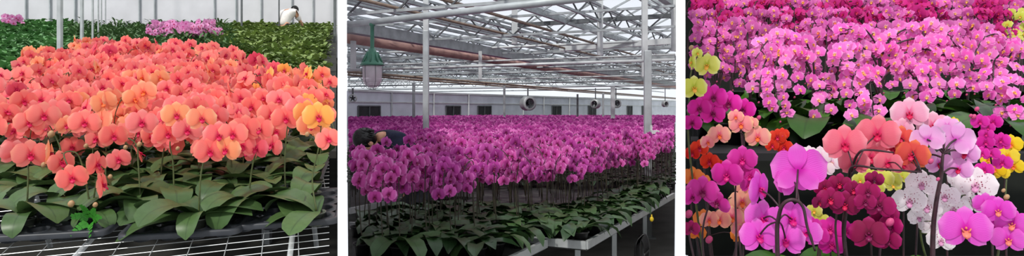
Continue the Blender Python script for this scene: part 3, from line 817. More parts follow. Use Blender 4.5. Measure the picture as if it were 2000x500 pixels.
def bench2(u0,u1,v0,v1,label,rims,legs):
    poly=clip_far(clip_poly([uv2(u0,v0),uv2(u1,v0),uv2(u1,v1),uv2(u0,v1)]))
    b=empty('rolling_bench',uv2(u0,v0,0),0,label,'bench'); o=b.location.copy()
    mb=MB(); n=len(poly)
    V=[Vector((p.x-o.x,p.y-o.y,BT)) for p in poly]+[Vector((p.x-o.x,p.y-o.y,BT-.03)) for p in poly]
    mb.add(V,[tuple(range(n)),tuple(range(2*n-1,n-1,-1))]+[(i,i+n,(i+1)%n+n,(i+1)%n) for i in range(n)])
    mb.build('bench_top',M_tabm,b)
    for a,c in rims:
        r=clipw(uv2(*a,BT+.005),uv2(*c,BT+.005))
        if r:
            mb=MB(); mb.bar(r[0]-o,r[1]-o,.024,.05); mb.build('rim',M_alu,b)
    for (u,v) in legs:
        q=uv2(u,v)
        if not inw(q,.05): continue
        mb=MB(); mb.box((q.x-o.x,q.y-o.y,(BT-.03)/2),(.035,.035,BT-.03)); mb.box((q.x-o.x,q.y-o.y,.01),(.1,.1,.02)); mb.build('leg',M_steel,b)
    return b
bench2(0,26,0,1.70,'long aluminium edged bench with its corner over the grey concrete aisle',[((0,0),(26,0)),((0,0),(0,1.7))],[(.12,.1),(.95,.1),(1.9,.1),(3.1,.1),(4.6,.1),(.12,1.5)])
bench2(-2,-.05,.25,4,'nearer bench at the bottom of the magenta field, beside the bench corner',[((-2,.25),(-.05,.25)),((-.05,.25),(-.05,4))],[(-.2,.4),(-1.5,.4)])
bench2(0,38,2.25,14,'wide planted bench behind the person with black hair',[((0,2.25),(40,2.25))],[(.3,2.4),(3,2.4)])
bench2(1.75,40,1.705,2.245,'narrow bench between the two wide planted benches',[],[(2,2)])
# plant templates for the magenta field
def field_plant_tpl(seed):
    r=random.Random(seed)
    T={'flowers':[],'leaves':[],'stems':[]}
    for s in range(1):
        h=.52+r.uniform(-.02,.04); sd=r.choice((-1,1))
        path=catmull([(0,0,.05),(r.uniform(-.02,.02),.01,h*.6),(sd*.01,-.01,h),(sd*.045,-.04,h+.01),(sd*.08,-.07,h-.06),(sd*.09,-.08,h-.13)],5)
        mb=MB(); mb.tube(path,[.0036-.0016*i/len(path) for i in range(len(path))],5)
        k0=int(len(path)*.52)
        for i in range(9):
            q=path[k0+int((len(path)-1-k0)*i/8)]; sg=1 if i%2 else -1
            pos=q+Vector((sg*.035,-.015,r.uniform(-.05,.02)))
            mb.tube([q,pos],.0015,4); T['flowers'].append((pos,(r.uniform(-.35,.2),r.uniform(-.3,.3),r.uniform(-.7,.7)),r.uniform(.075,.095)))
        T['stem']=mb.mesh('stem',M_stemf)
    for i in range(5): T['leaves'].append((i*72+r.uniform(-30,30),r.uniform(.24,.34),r.choice((0,1,1,3,0))))
    return T
TPL=[field_plant_tpl(s) for s in range(6)]
PERSON2=Vector((-.92,5.93,0))
def dmin(px): return interp([(600,3.6),(700,3.6),(850,3.75),(1000,4.4),(1150,5.0),(1320,7.0),(1400,7.2)],px)
def field_plant(q,label,group,hi,deep=False,bare=False):
    T=R.choice(TPL); e=empty('magenta_orchid',(q.x,q.y,BT),0,label,'orchid',group)
    rz=R.uniform(-.5,.5)+face_cam(q.x,q.y); e.rotation_euler=(0,0,rz); s=R.uniform(.93,1.06); e.scale=(s,s,s)
    if not bare: inst('stem',T['stem'],e,(0,0,0))
    mp=M_mag if R.random()<.65 else M_mag2
    for pos,rot,sz in (() if bare else T['flowers']):
        wx,wy=rotp(q.x,q.y,rz,pos)
        if not ok2(wx,wy,sz*.55): continue
        add_flower(e,pos,rot,sz,mp,L_dark,hi)
    if hi or not deep:
        for az,L,k in T['leaves']:
            if not leaf_ok(ok2,q.x,q.y,rz,az,L): continue
            inst('leaf',leaf_mesh(k,M_leafd,True),e,(0,0,.07),(0,0,math.radians(az)),(L,L*.85,L))
        inst('pot',POTD,e,(0,0,0),(0,0,0),1.3); inst('bark',MED,e,(0,0,0),(0,0,0),1.3)
spots=[]
st=.148
for iu in range(-14,250):
    for iv in range(0,110):
        u=.08+iu*st+R.uniform(-.02,.02); v=.07+iv*st+R.uniform(-.02,.02)+(st/2 if iu%2 else 0)
        if u<-.0 and v<.32: continue
        if u<1.7 and 1.62<v<2.3 and u>-.1 : continue
        q=uv2(u,v)
        if q.y<3.75 or not inw(q,.05) or q.y>(27+(q.x+6.7)*1.476-.6) or q.y>34: continue
        if 4.65<q.y<6.0 and 683<1000+F*q.x/q.y<750: continue
        spots.append((q.y,q,u,v))
spots.sort(key=lambda t:t[0])
print('field spots',len(spots))
for i,(yy,q,u,v) in enumerate(spots[:300]):
    px=1000+F*q.x/q.y
    side='left' if px<890 else 'middle' if px<1110 else 'right'
    dep='front rows' if yy<4.7 else 'second rows' if yy<5.8 else 'third rows'
    if u<.12 and v<1.2 and u>-.05: lab='magenta orchid standing at the bench corner over the concrete aisle'; g='magenta orchids at the bench corner'
    elif v<.25: lab='magenta orchid along the aluminium bench edge, %s of field'%dep; g='magenta orchids along the bench edge, %s'%dep
    else: lab='magenta orchid in the %s of the greenhouse field, %s part'%(dep,side); g='magenta field, %s, %s'%(dep,side)
    bare=yy<dmin(px)
    if bare:
        lab='bloomless leafy orchid at the front of the magenta field, %s'%('near the bench corner' if px>1040 else 'left of the bench corner')
        g='bloomless orchids '+('near the bench corner' if px>1040 else 'left of the bench corner')
    field_plant(q,lab,g,yy<4.4,yy>5.2 and v>.3,bare)
# the rest of the field: one object
lo=[]
for sd in range(4):
    f=flower_mb(sd*5+1,False); f.join(lip_mb(False),Matrix.Identity(4),1); lo.append(f)
def mini(sd):
    r=random.Random(sd); f=MB()
    for a,L,W in((90,.48,.17),(222,.45,.16),(318,.45,.16),(12,.5,.28),(168,.5,.28)):
        a=math.radians(a); d_=Vector((math.cos(a),0,math.sin(a))); p_=Vector((-d_.z,0,d_.x))
        f.add([(0,0,0),d_*L*.6+p_*W+Vector((0,-.03,0)),d_*L,d_*L*.6-p_*W+Vector((0,-.03,0))],[(0,1,2,3)],[(0,0),(1,.6),(0,1),(-1,.6)],0)
    f.box((0,-.05,-.05),(.07,.05,.12),None,1); return f
minis=[mini(s) for s in range(3)]
S=MB(); G=0
dlast=spots[300][0]
mps=0
for (yy,q,u,v) in spots[300:]:
    if yy>14 and R.random()<.35: continue
    nf=7 if yy<10 else 4 if yy<18 else 3
    sz0=.088 if yy<10 else .105 if yy<18 else .13
    fc=face_cam(q.x,q.y)
    for k in range(nf):
        pos=Vector((q.x+R.uniform(-.085,.085),q.y+R.uniform(-.08,.08),BT+.51+R.uniform(-.12,.06)))
        if not ok2(pos.x,pos.y,sz0*.6): continue
        M=Matrix.Translation(pos)@Matrix.Rotation(fc+R.uniform(-.9,.9),4,'Z')@Matrix.Rotation(R.uniform(-.5,.2),4,'X')@Matrix.Scale(sz0*R.uniform(.85,1.15),4)
        src=R.choice(lo) if yy<8.5 else R.choice(minis)
        b=len(S.V); S.V+=[M@vv for vv in src.V]; S.U+=src.U
        c_=R.choice((0,0,2,3))
        S.F+=[tuple(b+i for i in f) for f in src.F]; S.M+=[(c_ if m==0 else 1) for m in src.M]
    if yy<12:
        S.tube([(q.x,q.y,BT),(q.x,q.y,BT+.5)],.003,3,4)
        if u>1.7 or v<1.62:
            for k in range(3):
                lf=leaf_mb(.24,.035,45,-30,.2,0,3,2); S.join(lf,Matrix.Translation((q.x,q.y,BT+.06))@Matrix.Rotation(R.uniform(0,6.28),4,'Z'),5)
M_mag3=petal_mat('pale_field_petal',(216,110,186),(216,110,186),(160,40,120),edge=(238,168,218),var=.1)
M_maga=petal_mat('mid_field_petal',(188,66,156),(188,66,156),(140,20,100),edge=(222,126,196),var=.0)
M_mag2b=petal_mat('deep_field_petal',(158,44,134),(158,44,134),(116,12,84),edge=(196,96,172),var=.0)
so_=S.build('magenta_orchid_field',[M_maga,L_dark,M_mag3,M_mag2b,M_stemd,M_leafd],None,False)
tag(so_,'mass of magenta orchids stretching to the far wall beyond the nearer rows','orchid',None,'stuff')

# far wall of the field, with dark windows
wa=Vector((-.2472*27,27,0)); wb=Vector((.2462*58,58,0)); wd=(wb-wa).normalized(); wn=Vector((wd.y,-wd.x,0))
mb=MB(); mb.bar(wa+Vector((0,0,1.14)),wb+Vector((0,0,1.14)),.08,2.28); o=mb.build('wall_back_middle',M_wallb); tag(o,kind='structure')
mb=MB(); mb.bar(wa+Vector((0,0,1.84))+wn*.06,wb+Vector((0,0,1.84))+wn*.06,.05,.05); mb.bar(wa+Vector((0,0,2.3))+wn*.06,wb+Vector((0,0,2.3))+wn*.06,.08,.08)
o=mb.build('trim_20',M_steelw); tag(o,kind='structure')
def wall_at(px):
    k=(px-1000)/F  # x=k*y on the wall line
    t=(k*wa.y-wa.x)/(wd.x-k*wd.y); return wa+wd*t
for i,(a,b) in enumerate([(697,740),(869,897),(931,957),(1076,1094),(1147,1162),(1223,1233),(1252,1262)]):
    p,q=wall_at(a),wall_at(b); z0,z1=1.12,EYE+(HOR-207)/F*p.y
    c=(p+q)/2; L=(q-p).length; ang=math.atan2(wd.y,wd.x); M3=Matrix.Rotation(ang,3,'Z')
    we=empty('window_%d'%(i+1),c+wn*.05,0); we['kind']='structure'
    mb=MB(); mb.box((0,0,(z0+z1)/2),(L,.03,z1-z0),M3); mb.build('pane',M_dark,we)
    mb=MB(); hh=z1-z0
    for sx in(-.5,0,.5): mb.box(M3@Vector((sx*L,-.03,0))+Vector((0,0,(z0+z1)/2)),(.05,.04,hh),M3)
    for sz in(z0,z1): mb.box(M3@Vector((0,-.03,0))+Vector((0,0,sz)),(L,.04,.05),M3)
    mb.build('frame',M_dsteel,we)
for i,px in enumerate([763,845,913,1020,1060,1110]):
    p=wall_at(px)+wn*.08; mb=MB(); mb.box((p.x,p.y,1.15),(.06,.06,2.3)); o=mb.build('trim_%d'%(21+i),M_steelw); tag(o,kind='structure')

# roof: members keyed to the photograph at true heights -------------------
def member(name,p,q,w_,h,m,label,cat,group=None,round_=False,ymax=60):
    r=clipw(p,q,ymax=ymax)
    if not r: return None
    mid=(r[0]+r[1])/2
    mb=MB()
    if round_: mb.tube([r[0]-mid,r[1]-mid],w_/2,10)
    else: mb.bar(r[0]-mid,r[1]-mid,w_,h)
    o=mb.build(name,m,None,round_,mid); tag(o,label,cat,group); return o
def line_from(px,py,h,dirv,back=30,fwd=60):
    p=PH(px,py,h); return p-dirv*back,p+dirv*fwd
HB=1.6
p,q=line_from(680,62,HB,E1); member('gutter_beam',p+Vector((0,0,.10)),q+Vector((0,0,.10)),.22,.24,M_steel,'thick grey gutter beam running from upper left down to the right above the pink pipe','beam')
p,q=line_from(680,74,HB-.05,E1); member('pink_pipe',p,q,.24,.2,M_pink,'thick rust pink pipe right under the grey gutter beam','pipe',None,True)
pA=PH(680,48,.95); pD=(PH(895,24,.95)-pA).normalized(); p,q=pA-pD*5,pA+pD*30; member('support_pipe',p,q,.068,.068,M_steel,'round grey pipe crossing the top left corner that the green lamp hangs from','pipe',None,True)
p,q=line_from(680,137,.95,E2); member('support_pipe',p,q,.06,.06,M_steelw,'thin pale pipe crossing the whole bay just below the green lamp shade','pipe',None,True)
p,q=line_from(1320,112,1.35,E2)
member('cross_rail',PH(1100,121,1.35),q if False else PH(1319,112,1.35),.09,.09,M_steel,'grey rail running right from the end plate of the gutter','rail')
member('cross_beam',PH(1095,95,1.75),PH(1319,80,1.75),.15,.15,M_steelw,'pale box beam running right from the gutter below the roof glass','beam')
member('cross_beam',PH(1000,50,2.2),PH(1319,30,2.2),.10,.1,M_dsteel,'dark roof rail high up across the top right','beam')
p,q=line_from(860,36,1.75,E1); member('heating_pipe',p,q,.055,.05,M_brown,'thin brown pipe slanting down above the grey gutter beam','pipe',None,True)
p,q=line_from(1000,38,1.8,E1); member('heating_pipe',p,q,.06,.05,M_brown,'brown pipe slanting down from the top middle towards the right post','pipe',None,True)
p,q=line_from(680,146,.95,E1); member('heating_pipe',p,q,.06,.05,M_brown,'brown pipe slanting down from the left edge below the lamp','pipe',None,True)
p,q=line_from(1000,166,.95,E1); member('heating_pipe',p,q,.08,.05,M_brown,'short brown pipe at mid height by the reel fans','pipe',None,True)
for k,(px,py,h) in enumerate([(680,112,1.6),(680,88,1.9),(780,38,2.0),(760,62,1.9),(900,30,2.1),(1100,42,2.1)]):
    p,q=line_from(px,py,h,E1); member('roof_rail',p,q,.07,.07,M_steel,'slanting grey roof rail in the tangle under the glass','rail','slanting grey roof rails')
for k,(py,h,w_) in enumerate([(150,1.0,.05),(160,1.05,.05),(168,1.0,.06),(176,1.0,.06),(181,1.1,.07),(128,1.4,.05),(142,1.5,.06),(105,1.8,.07),(118,1.8,.06)]):
    p,q=line_from(700,py,h,E2); member('cross_pipe',p,q,w_,w_,M_steelw if k%2 else M_steel,'level grey pipe crossing the bay among the distant roof members','pipe','level cross pipes under the roof',True)
# lattice trusses
def truss(p,q,z,dep,label,group,step=.55,th=.045,mats=(M_steel,M_dsteel)):
    r=clipw(p,q)
    if not r: return
    a,b=r; a=Vector((a.x,a.y,0));b=Vector((b.x,b.y,0)); L=(b-a).length
    if L<1: return
    n=max(2,int(L/step)); e=empty('lattice_truss',(a.x,a.y,z),0,label,'truss',group); D=(b-a)/n
    for dz in(0,dep):
        mb=MB(); mb.bar(Vector((0,0,dz)),b-a+Vector((0,0,dz)),th,th); mb.build('chord',mats[0],e)
    mb=MB()
    for i in range(n):
        za,zb_=(0,dep) if i%2 else (dep,0)
        mb.bar(D*i+Vector((0,0,za)),D*(i+1)+Vector((0,0,zb_)),th*.55,th*.55)
    mb.build('web',mats[1],e)
for k in range(9):
    u=5.5+k*4.2; c_=uv2(u,0); truss(c_-E2*20,c_+E2*40,EYE+1.7,.42,'lattice truss spanning across the bay under the glass roof','cross lattice trusses',.5,.05)
for k in range(8):
    v=-3.2+k*3.2; c_=uv2(4,v); truss(c_,c_+E1*45,EYE+2.0,.35,'lattice truss running lengthwise under the glass roof','lengthwise lattice trusses',.7,.05)
# gutters + posts
for px,py_b,w_,zb_,l in [(832,262,.085,0,'grey square post rising from the flowers right of the lamp')]:
    post(832,9.6,.085,0,EYE+1.15,M_steel,l)
post(1265,7.8,.084,.0,EYE+.7,M_steel,'tall grey post at the right with a small white box on it')
post(985,26,.09,0,EYE+1.0,M_steel,'slim distant post in the middle of the field')
post(1197,19.8,.12,0,EYE+.7,M_steelw,'short grey post below the reel fan, left of the tall right post')
post(1178,27,.08,0,EYE+.7,M_steel,'thin distant post between the two reel fans')
post(808,24,.1,0,EYE+1.0,M_steel,'thin distant post just left of the grey square post')
post(1128,25,.07,0,EYE+.6,M_dsteel,'thin dark distant post near the far windows')
def hanger(px,py0,py1,d,w_,label):
    a,b=P(px,py0,d),P(px,py1,d); mid=(a+b)/2; mb=MB(); mb.bar(a-mid,b-mid,w_,w_); o=mb.build('roof_strut',M_steelw,None,False,mid); tag(o,label,'strut')
hanger(1172,-6,108,15,.12,'upright grey strut above the pink pipe in the upper right')
hanger(1259,-6,150,13.5,.11,'upright grey strut standing over the tall right post')
hanger(1005,-6,86,16,.14,'upright pale strut at the top in the middle of the bay')
hanger(832,-6,92,14,.11,'upright strut above the grey square post')
hanger(1316,-6,100,15,.1,'upright strut at the right edge of the bay')
hanger(938,100,155,16,.08,'short pale upright strut left of centre')
hanger(690,80,135,14,.1,'pale upright strut at the left edge behind the lamp')
# gable glass roof
def tri(n): pass
gl=MB(); bars=MB()
RZ=EYE+2.45; span=3.2; rise=.75
for k in range(-4,10):
    v0=-4.6+k*span
    for (a,b,za,zb_) in((v0,v0+span/2,RZ,RZ+rise),(v0+span/2,v0+span,RZ+rise,RZ)):
        poly=clip_poly([uv2(5,a,za),uv2(48,a,za),uv2(48,b,zb_),uv2(5,b,zb_)])
        if len(poly)>2:
            gl.add(poly,[tuple(range(len(poly)))])
        for j in range(28):
            u=5+j*1.55; r=clipw(uv2(u,a,za-.02),uv2(u,b,zb_-.02))
            if r: bars.bar(r[0],r[1],.04,.05)
    for zz,vv,w_ in((RZ,v0,.16),(RZ+rise,v0+span/2,.08),(RZ+rise/2,v0+span/4,.05),(RZ+rise/2,v0+span*.75,.05)):
        r=clipw(uv2(5,vv,zz-.03),uv2(48,vv,zz-.03))
        if r: bars.bar(r[0],r[1],w_,w_*.8)
o=gl.build('ceiling',M_roof); tag(o,kind='structure')
o=bars.build('trim_30',M_steel); tag(o,kind='structure')
# lamp
lp=P(727,52,PH(680,47,.95).y*1.02)
def on_line(px,p,dv):
    k=(px-1000)/F; t=(k*p.y-p.x)/(dv.x-k*dv.y); return p+dv*t
lp=on_line(727,pA,pD); ld=lp.y; u_=ld/F   # metres per pixel there
lamp=empty('hanging_lamp',lp-Vector((0,0,133*u_)),0,'green enamel industrial lamp with a glass jar hanging from the grey pipe','lamp')
def Z(p): return (180-p)*u_-0*u_
mb=MB(); mb.lathe([(4*u_,Z(100)),(4*u_,Z(56)),(6*u_,Z(54)),(6*u_,Z(50)),(.001,Z(50))],12); mb.build('rod',M_lampg,lamp,True)
mb=MB(); mb.lathe([(.001,Z(98)),(6*u_,Z(99)),(9*u_,Z(106)),(12*u_,Z(108)),(14*u_,Z(122)),(22*u_,Z(128)),(24*u_,Z(132)),(19*u_,Z(133)),(14*u_,Z(126))],20)
for k in range(8):
    a=k*PI/4; mb.bar((math.cos(a)*10*u_,math.sin(a)*10*u_,Z(106)),(math.cos(a)*20*u_,math.sin(a)*20*u_,Z(127)),2*u_,3*u_)
mb.build('shade',M_lampg,lamp,True)
mb=MB(); mb.lathe([(18*u_,Z(133)),(19*u_,Z(140)),(18.5*u_,Z(160)),(14*u_,Z(170)),(7*u_,Z(175)),(.001,Z(176))],24); mb.build('glass_jar',M_glass,lamp,True)
mb=MB(); mb.ell((0,0,Z(148)),(8*u_,8*u_,12*u_),None,12,8); mb.build('bulb',mat('bulb_glass',(235,228,232),.2),lamp,True)
mb=MB()
for k in range(6):
    a=k*PI/3; mb.tube([(math.cos(a)*r_*u_,math.sin(a)*r_*u_,Z(z_)) for r_,z_ in((20,133),(20.5,145),(20,162),(15,172),(7,178),(0,179))],.5*u_,4)
mb.build('wire_guard',M_dsteel,lamp,True)
# reel fans
def fan(px,py,r,d,label,ry=.5):
    q=P(px,py,d); u=d/F; e=empty('circulation_fan',q,ry,label,'fan','circulation fans under the roof' if False else None)
    Mx=Matrix.Rotation(PI/2,3,'X')
    mb=MB(); mb.lathe([(r*.7*u,-.6*r*u),(r*u,-.62*r*u),(r*1.02*u,-.5*r*u),(r*.92*u,0),(r*1.02*u,.5*r*u),(r*u,.62*r*u),(r*.7*u,.6*r*u)],24,(0,0,0),Mx); mb.build('housing',M_alu,e,True)
    mb=MB()
    for k in range(5):
        a=k*2*PI/5; Mz=Matrix.Rotation(a,3,'Y')@Matrix.Rotation(.5,3,'X'); mb.box(Matrix.Rotation(a,3,'Y')@Vector((0,0,r*.45*u)),(r*.4*u,.01,r*.75*u),Mz)
    mb.build('blade',M_dsteel,e)
    mb=MB(); mb.ell((0,0,0),(r*.2*u,r*.5*u,r*.2*u),None,10,6); mb.build('hub',M_dark,e,True)
    mb=MB(); mb.tube([(0,0,r*u),(0,0,(py-172)*u)],.02,6); mb.build('hanging_rod',M_dsteel,e)
fan(1031,202,14,16,'round metal circulation fan hanging over the middle of the field')
fan(1203,202,9,21,'smaller round fan just left of the tall right post',.3)
fan(1163,203,9,22,'pale fan left of the short grey post',-.6)
fan(1299,203,6,30,'tiny distant fan right of the tall post')
fan(689,192,8,14,'small dark fan at the left edge beside the white partition',.2)
# white box on the post
q=P(1275,258,7.72); e=empty('control_box',q,.2,'small white box fixed to the tall right post','box')
mb=MB(); mb.box((.02,0,0),(.09,.06,.04)); mb.box((-.02,0,.05),(.02,.02,.06)); b=mb.build('casing',M_steelw,e); 
mb=MB(); mb.box((-.02,.05,0),(.02,.12,.02)); mb.build('bracket',M_steel,e)
# hose reel, faucet things under bench
q=uv2(.95,-.10); e=empty('hose_coil',(q.x,q.y,.0),0,'black hose coil hanging at a bench leg over the concrete','hose')
mb=MB()
for k in range(6):
    n=24; mb.tube([(.0+.02*k*.3+.035*math.cos(2*PI*i/n),.0,.43+.11*math.sin(2*PI*i/n)+.006*k) for i in range(n+1)],.009,6)
mb.build('hose',M_black,e,True)
mb=MB(); mb.box((0,.02,.2),(.03,.03,.4)); mb.box((0,.02,.01),(.16,.12,.02)); mb.build('stand',M_black,e)
q=uv2(1.45,-.12); e=empty('drain_pump',(q.x,q.y,0),.4,'black curved drain pipe standing on the concrete beside the hose coil','pump')
mb=MB(); mb.lathe([(.05,0),(.05,.02),(.04,.03),(.04,.22),(.05,.23),(.001,.24)],14); mb.build('body',M_black,e,True)
mb=MB(); mb.tube(catmull([(-.22,0,.26),(-.05,0,.27),(.08,0,.24),(.15,0,.12),(.17,0,.02)],5),.016,8); mb.build('pipe',M_black,e,True)
mb=MB(); mb.box((.2,0,.015),(.14,.04,.03)); mb.build('foot',M_black,e)
for (u,v,l) in((1.62,-.03,'small yellow valve clip hanging under the bench edge by the drain pipe'),(2.75,-.03,'small yellow clip on the bench edge at the far right')):
    q=uv2(u,v); mb=MB(); mb.ell((0,0,0),(.018,.012,.022),None,8,6); mb.tube([(0,0,0),(0,0,.04)],.006,6)
    o=mb.build('valve_clip',M_yplast,None,True,(q.x,q.y,BT-.07)); tag(o,l,'clip')
# person in navy
person_bent((-.91,6.13,0),math.radians(215),M_navy,'jacket','person with short black hair and navy jacket bent over the magenta flowers',1.0,True)

# ================================================================== BAY 3
FB=EYE-.62; BB=EYE-.17
def tbl(name,x0,x1,y0,y1,z,label,m=M_dsteel):
    e=empty('display_table',((x0+x1)/2,y0,0),0,label,'table'); cx=(x0+x1)/2
    lo_=lambda y:max(x0,.2615*y+.03)
    mb=MB(); V=[(lo_(y0)-cx,0,z),(x1-cx,0,z),(x1-cx,y1-y0,z),(lo_(y1)-cx,y1-y0,z)]; V+=[(a,b,c-.03) for a,b,c in V]
    mb.add(V,[(0,1,2,3),(7,6,5,4),(0,4,5,1),(1,5,6,2),(2,6,7,3),(3,7,4,0)]); mb.build('table_top',m,e)
    for (x,y) in((lo_(y0)+.05,.05),(x1-.05,.05),(lo_(y1)+.08,y1-y0-.05),(x1-.05,y1-y0-.05)):
        mb=MB(); mb.box((x-cx,y,(z-.03)/2),(.04,.04,z-.03)); mb.build('leg',m,e)
M_tab=mat('dark_table',(20,20,21),.7,noise=.2,scale=8)
tbl('t',.4,2.3,1.5,2.5,FB,'low dark table carrying the mixed orchids in front',M_tab)
tbl('t',.7,3.9,2.62,4.3,BB,'higher dark table carrying the cascading pink orchids',M_tab)
tbl('t',1.1,5.4,4.45,6.2,EYE+.02,'rear dark table carrying the magenta and pink orchids',M_tab)
mb=MB(); mb.box((4.6,6.9,1.7),(5.6,.06,3.4)); o=mb.build('wall_back_right',M_shade); tag(o,kind='structure')

def plant3(base_px,d,bench,spikes,leaves,label,group=None,stem=M_stemd,hi=True,sr=.0035,kind='display_orchid',pots=1.3,bx=None):
    """spikes=[(path,[flowers],buds)]; path/flowers in photo place + distance"""
    x=(base_px-1000)/F*d; x=max(x,.2615*d+.07); base=Vector((x,d,bench))
    e=empty(kind,base,0,label,'orchid',group)
    inst('pot',POTD,e,(0,0,0),(0,0,0),pots); inst('bark',MED,e,(0,0,0),(0,0,0),pots)
    for path,fl,buds in spikes:
        pts=[Vector((0,0,.05))]+[P(*p)-base for p in path]
        cp=catmull(pts,7); n=len(cp); mb=MB(); mb.tube(cp,[sr*(1-.55*i/n) for i in range(n)],7)
        todo=[]
        for (fx,fy,dd,yaw,pit,rol,sz,mp,ml) in fl:
            wp=P(fx,fy,dd); pos=wp-base
            rot=Euler((math.radians(pit),math.radians(rol),face_cam(wp.x,wp.y)+math.radians(yaw)))
            bk=pos+rot.to_matrix()@Vector((0,sz*.05,0))
            q=min(cp[n//4:],key=lambda v:(v-bk).length)
            far=(q-bk).length
            mb.tube(catmull([q,(q+bk)/2+Vector((0,0,far*.12)),bk],3),sr*.38,5)
            todo.append((pos,rot,sz,mp,ml))
        mb.build('stem',stem,e,True)
        for pos,rot,sz,mp,ml in todo: add_flower(e,pos,rot,sz,mp,ml,hi)
        for (bx_,by,bd,bs) in buds: inst('bud',BUDP if stem is M_stemd else BUD,e,P(bx_,by,bd)-base,(.3,.4,0),bs*.65)
    for (az,L,k) in leaves:
        L*=1.25
        if leaf_ok(ok3,x,d,0,az,L): inst('leaf',leaf_mesh(k,M_leaf3),e,(0,0,.05),(0,0,math.radians(az)),(L,L*1.2,L))
    return e
def fs(L,mp,ml,d0):
    """shorthand: (px,py,size_px[,yaw,pitch,roll,dd])"""
    out=[]
    for t in L:
        px,py,sp=t[:3]; yaw,pit,rol,dd=(list(t[3:])+[0,0,0,0][len(t)-3:])[:4]
        d=d0+dd; out.append((px,py,d,yaw,pit,rol,sp*d/F*1.06,mp,ml))
    return out
G3=None
LV=lambda a,L=.2:[(a,L,0),(a+170,L,1),(a+80,L*.9,2),(a+260,L*.8,4)]
# A lime yellow at left edge
plant3(1352,1.95,FB,[([(1347,300,1.95),(1346,200,1.95),(1350,140,1.93),(1362,112,1.92)],fs([(1381,128,50,-15),(1352,122,36,-70),(1356,172,50,10),(1362,104,24,30)],M_yg,L_yel,1.9),[(1350,93,1.92,.02)])],LV(20,.14),'lime yellow orchid at the left edge beside the white partition',stem=M_stem)
# B hot magenta left
plant3(1405,1.96,FB,[([(1452,420,1.98),(1448,260,1.98),(1436,218,1.97),(1405,206,1.95),(1370,222,1.95)],fs([(1394,190,52,5,0,8),(1366,212,46,10),(1424,202,50,-20),(1452,214,46,-10,0,10),(1392,222,50,15,-15),(1352,240,38)],M_hot,L_dark,1.94),[(1470,235,1.95,.018),(1482,230,1.95,.02)])],LV(50,.14),'hot magenta orchid low at the left, under the lime yellow one')
# C peach pink
plant3(1455,1.90,FB,[([(1440,380,1.9),(1452,300,1.9),(1450,262,1.9),(1420,255,1.88)],fs([(1447,243,46,5),(1480,268,48,-5),(1405,264,44,10),(1382,278,32,30),(1437,228,30,0),(1468,240,26)],M_pp,L_or,1.86),[])],LV(120,.12),'peach and pink two-toned orchid above the mauve one, left side')
plant3(1400,2.1,FB,[([(1380,400,2.1),(1375,320,2.1),(1372,295,2.08)],fs([(1366,290,36,10),(1386,316,38,-10),(1352,300,30),(1400,322,28,20)],M_red,L_crim,2.05),[])],LV(10,.12),'orange red orchid at the left behind the mauve blooms')
plant3(1522,2.0,FB,[([(1522,400,2.0),(1521,320,2.0),(1520,270,2.0)],fs([(1518,268,34,10),(1532,288,34,-20),(1508,284,28,20),(1528,262,26)],M_red,L_crim,1.97),[])],LV(60,.1),'small bright red orchid between the peach and the big pink blooms')
# E mauve
plant3(1436,1.80,FB,[([(1438,470,1.8),(1436,380,1.8),(1438,335,1.79),(1420,330,1.78)],fs([(1450,312,56,0),(1420,342,62,-15,10),(1466,345,44,-30),(1440,330,44,10,0,0,.03),(1462,362,34,20)],M_mauve,L_mgt,1.76),[])],[(200,.12,0),(20,.12,2)],'mauve magenta orchid above the peach one at lower left')
plant3(1362,1.76,FB,[([(1372,470,1.76),(1384,400,1.75),(1385,370,1.74)],fs([(1372,374,62,5),(1402,396,52,-25,25,20),(1352,385,40,30)],M_mauve,L_dark,1.72),[(1345,418,1.72,.03)])],[(0,.13,1),(180,.06,2),(60,.12,0)],'magenta orchid lowest at the left with its petals spread flat')
plant3(1352,2.0,FB,[([(1352,420,2.0),(1354,370,2.0)],fs([(1353,345,40,0),(1372,352,30,10)],M_orange,L_or,1.97),[])],[(30,.1,0)],'orange orchid at the left edge behind the magenta one')
plant3(1448,1.92,FB,[([(1452,470,1.92),(1450,400,1.92),(1440,380,1.9)],fs([(1450,395,52,0,5),(1430,425,46,10),(1462,425,44,-10),(1405,430,44,0,0),(1448,448,40),(1385,430,38,10),(1455,365,40)],M_pp,L_or,1.89),[(1385,468,1.85,.03)])],LV(80,.1),'peach orchid low behind the mauve blooms at lower left')
plant3(1395,2.0,FB,[([(1385,470,2.0),(1378,440,2.0)],fs([(1374,428,40,0),(1445,460,36,0),(1362,455,34)],M_orange,L_or,1.96),[])],[(100,.1,0)],'orange orchid at the bottom left under the magenta blooms')
# G big orchid pink from behind
plant3(1525,1.66,FB,[([(1518,470,1.62),(1521,425,1.60),(1530,398,1.58),(1550,390,1.57),(1568,404,1.57),(1577,445,1.57),(1592,490,1.57)],
  fs([(1560,332,104,165,5,5,.02),(1483,370,74,62,0,-10,.02),(1490,428,78,30,-10,10,.06),(1546,428,76,15,-10,-10,.07),(1482,462,74,20,-15,0,.03),(1535,470,70,0,-10,0,.06),(1575,455,60,-20,-10,0,.06),(1548,352,70,200,0,20,.05)],M_orchid,L_mgt,1.62),[])],[(200,.16,3),(330,.15,3)],'big orchid pink plant in front with its largest bloom turned away above the hooked stem',sr=.006)
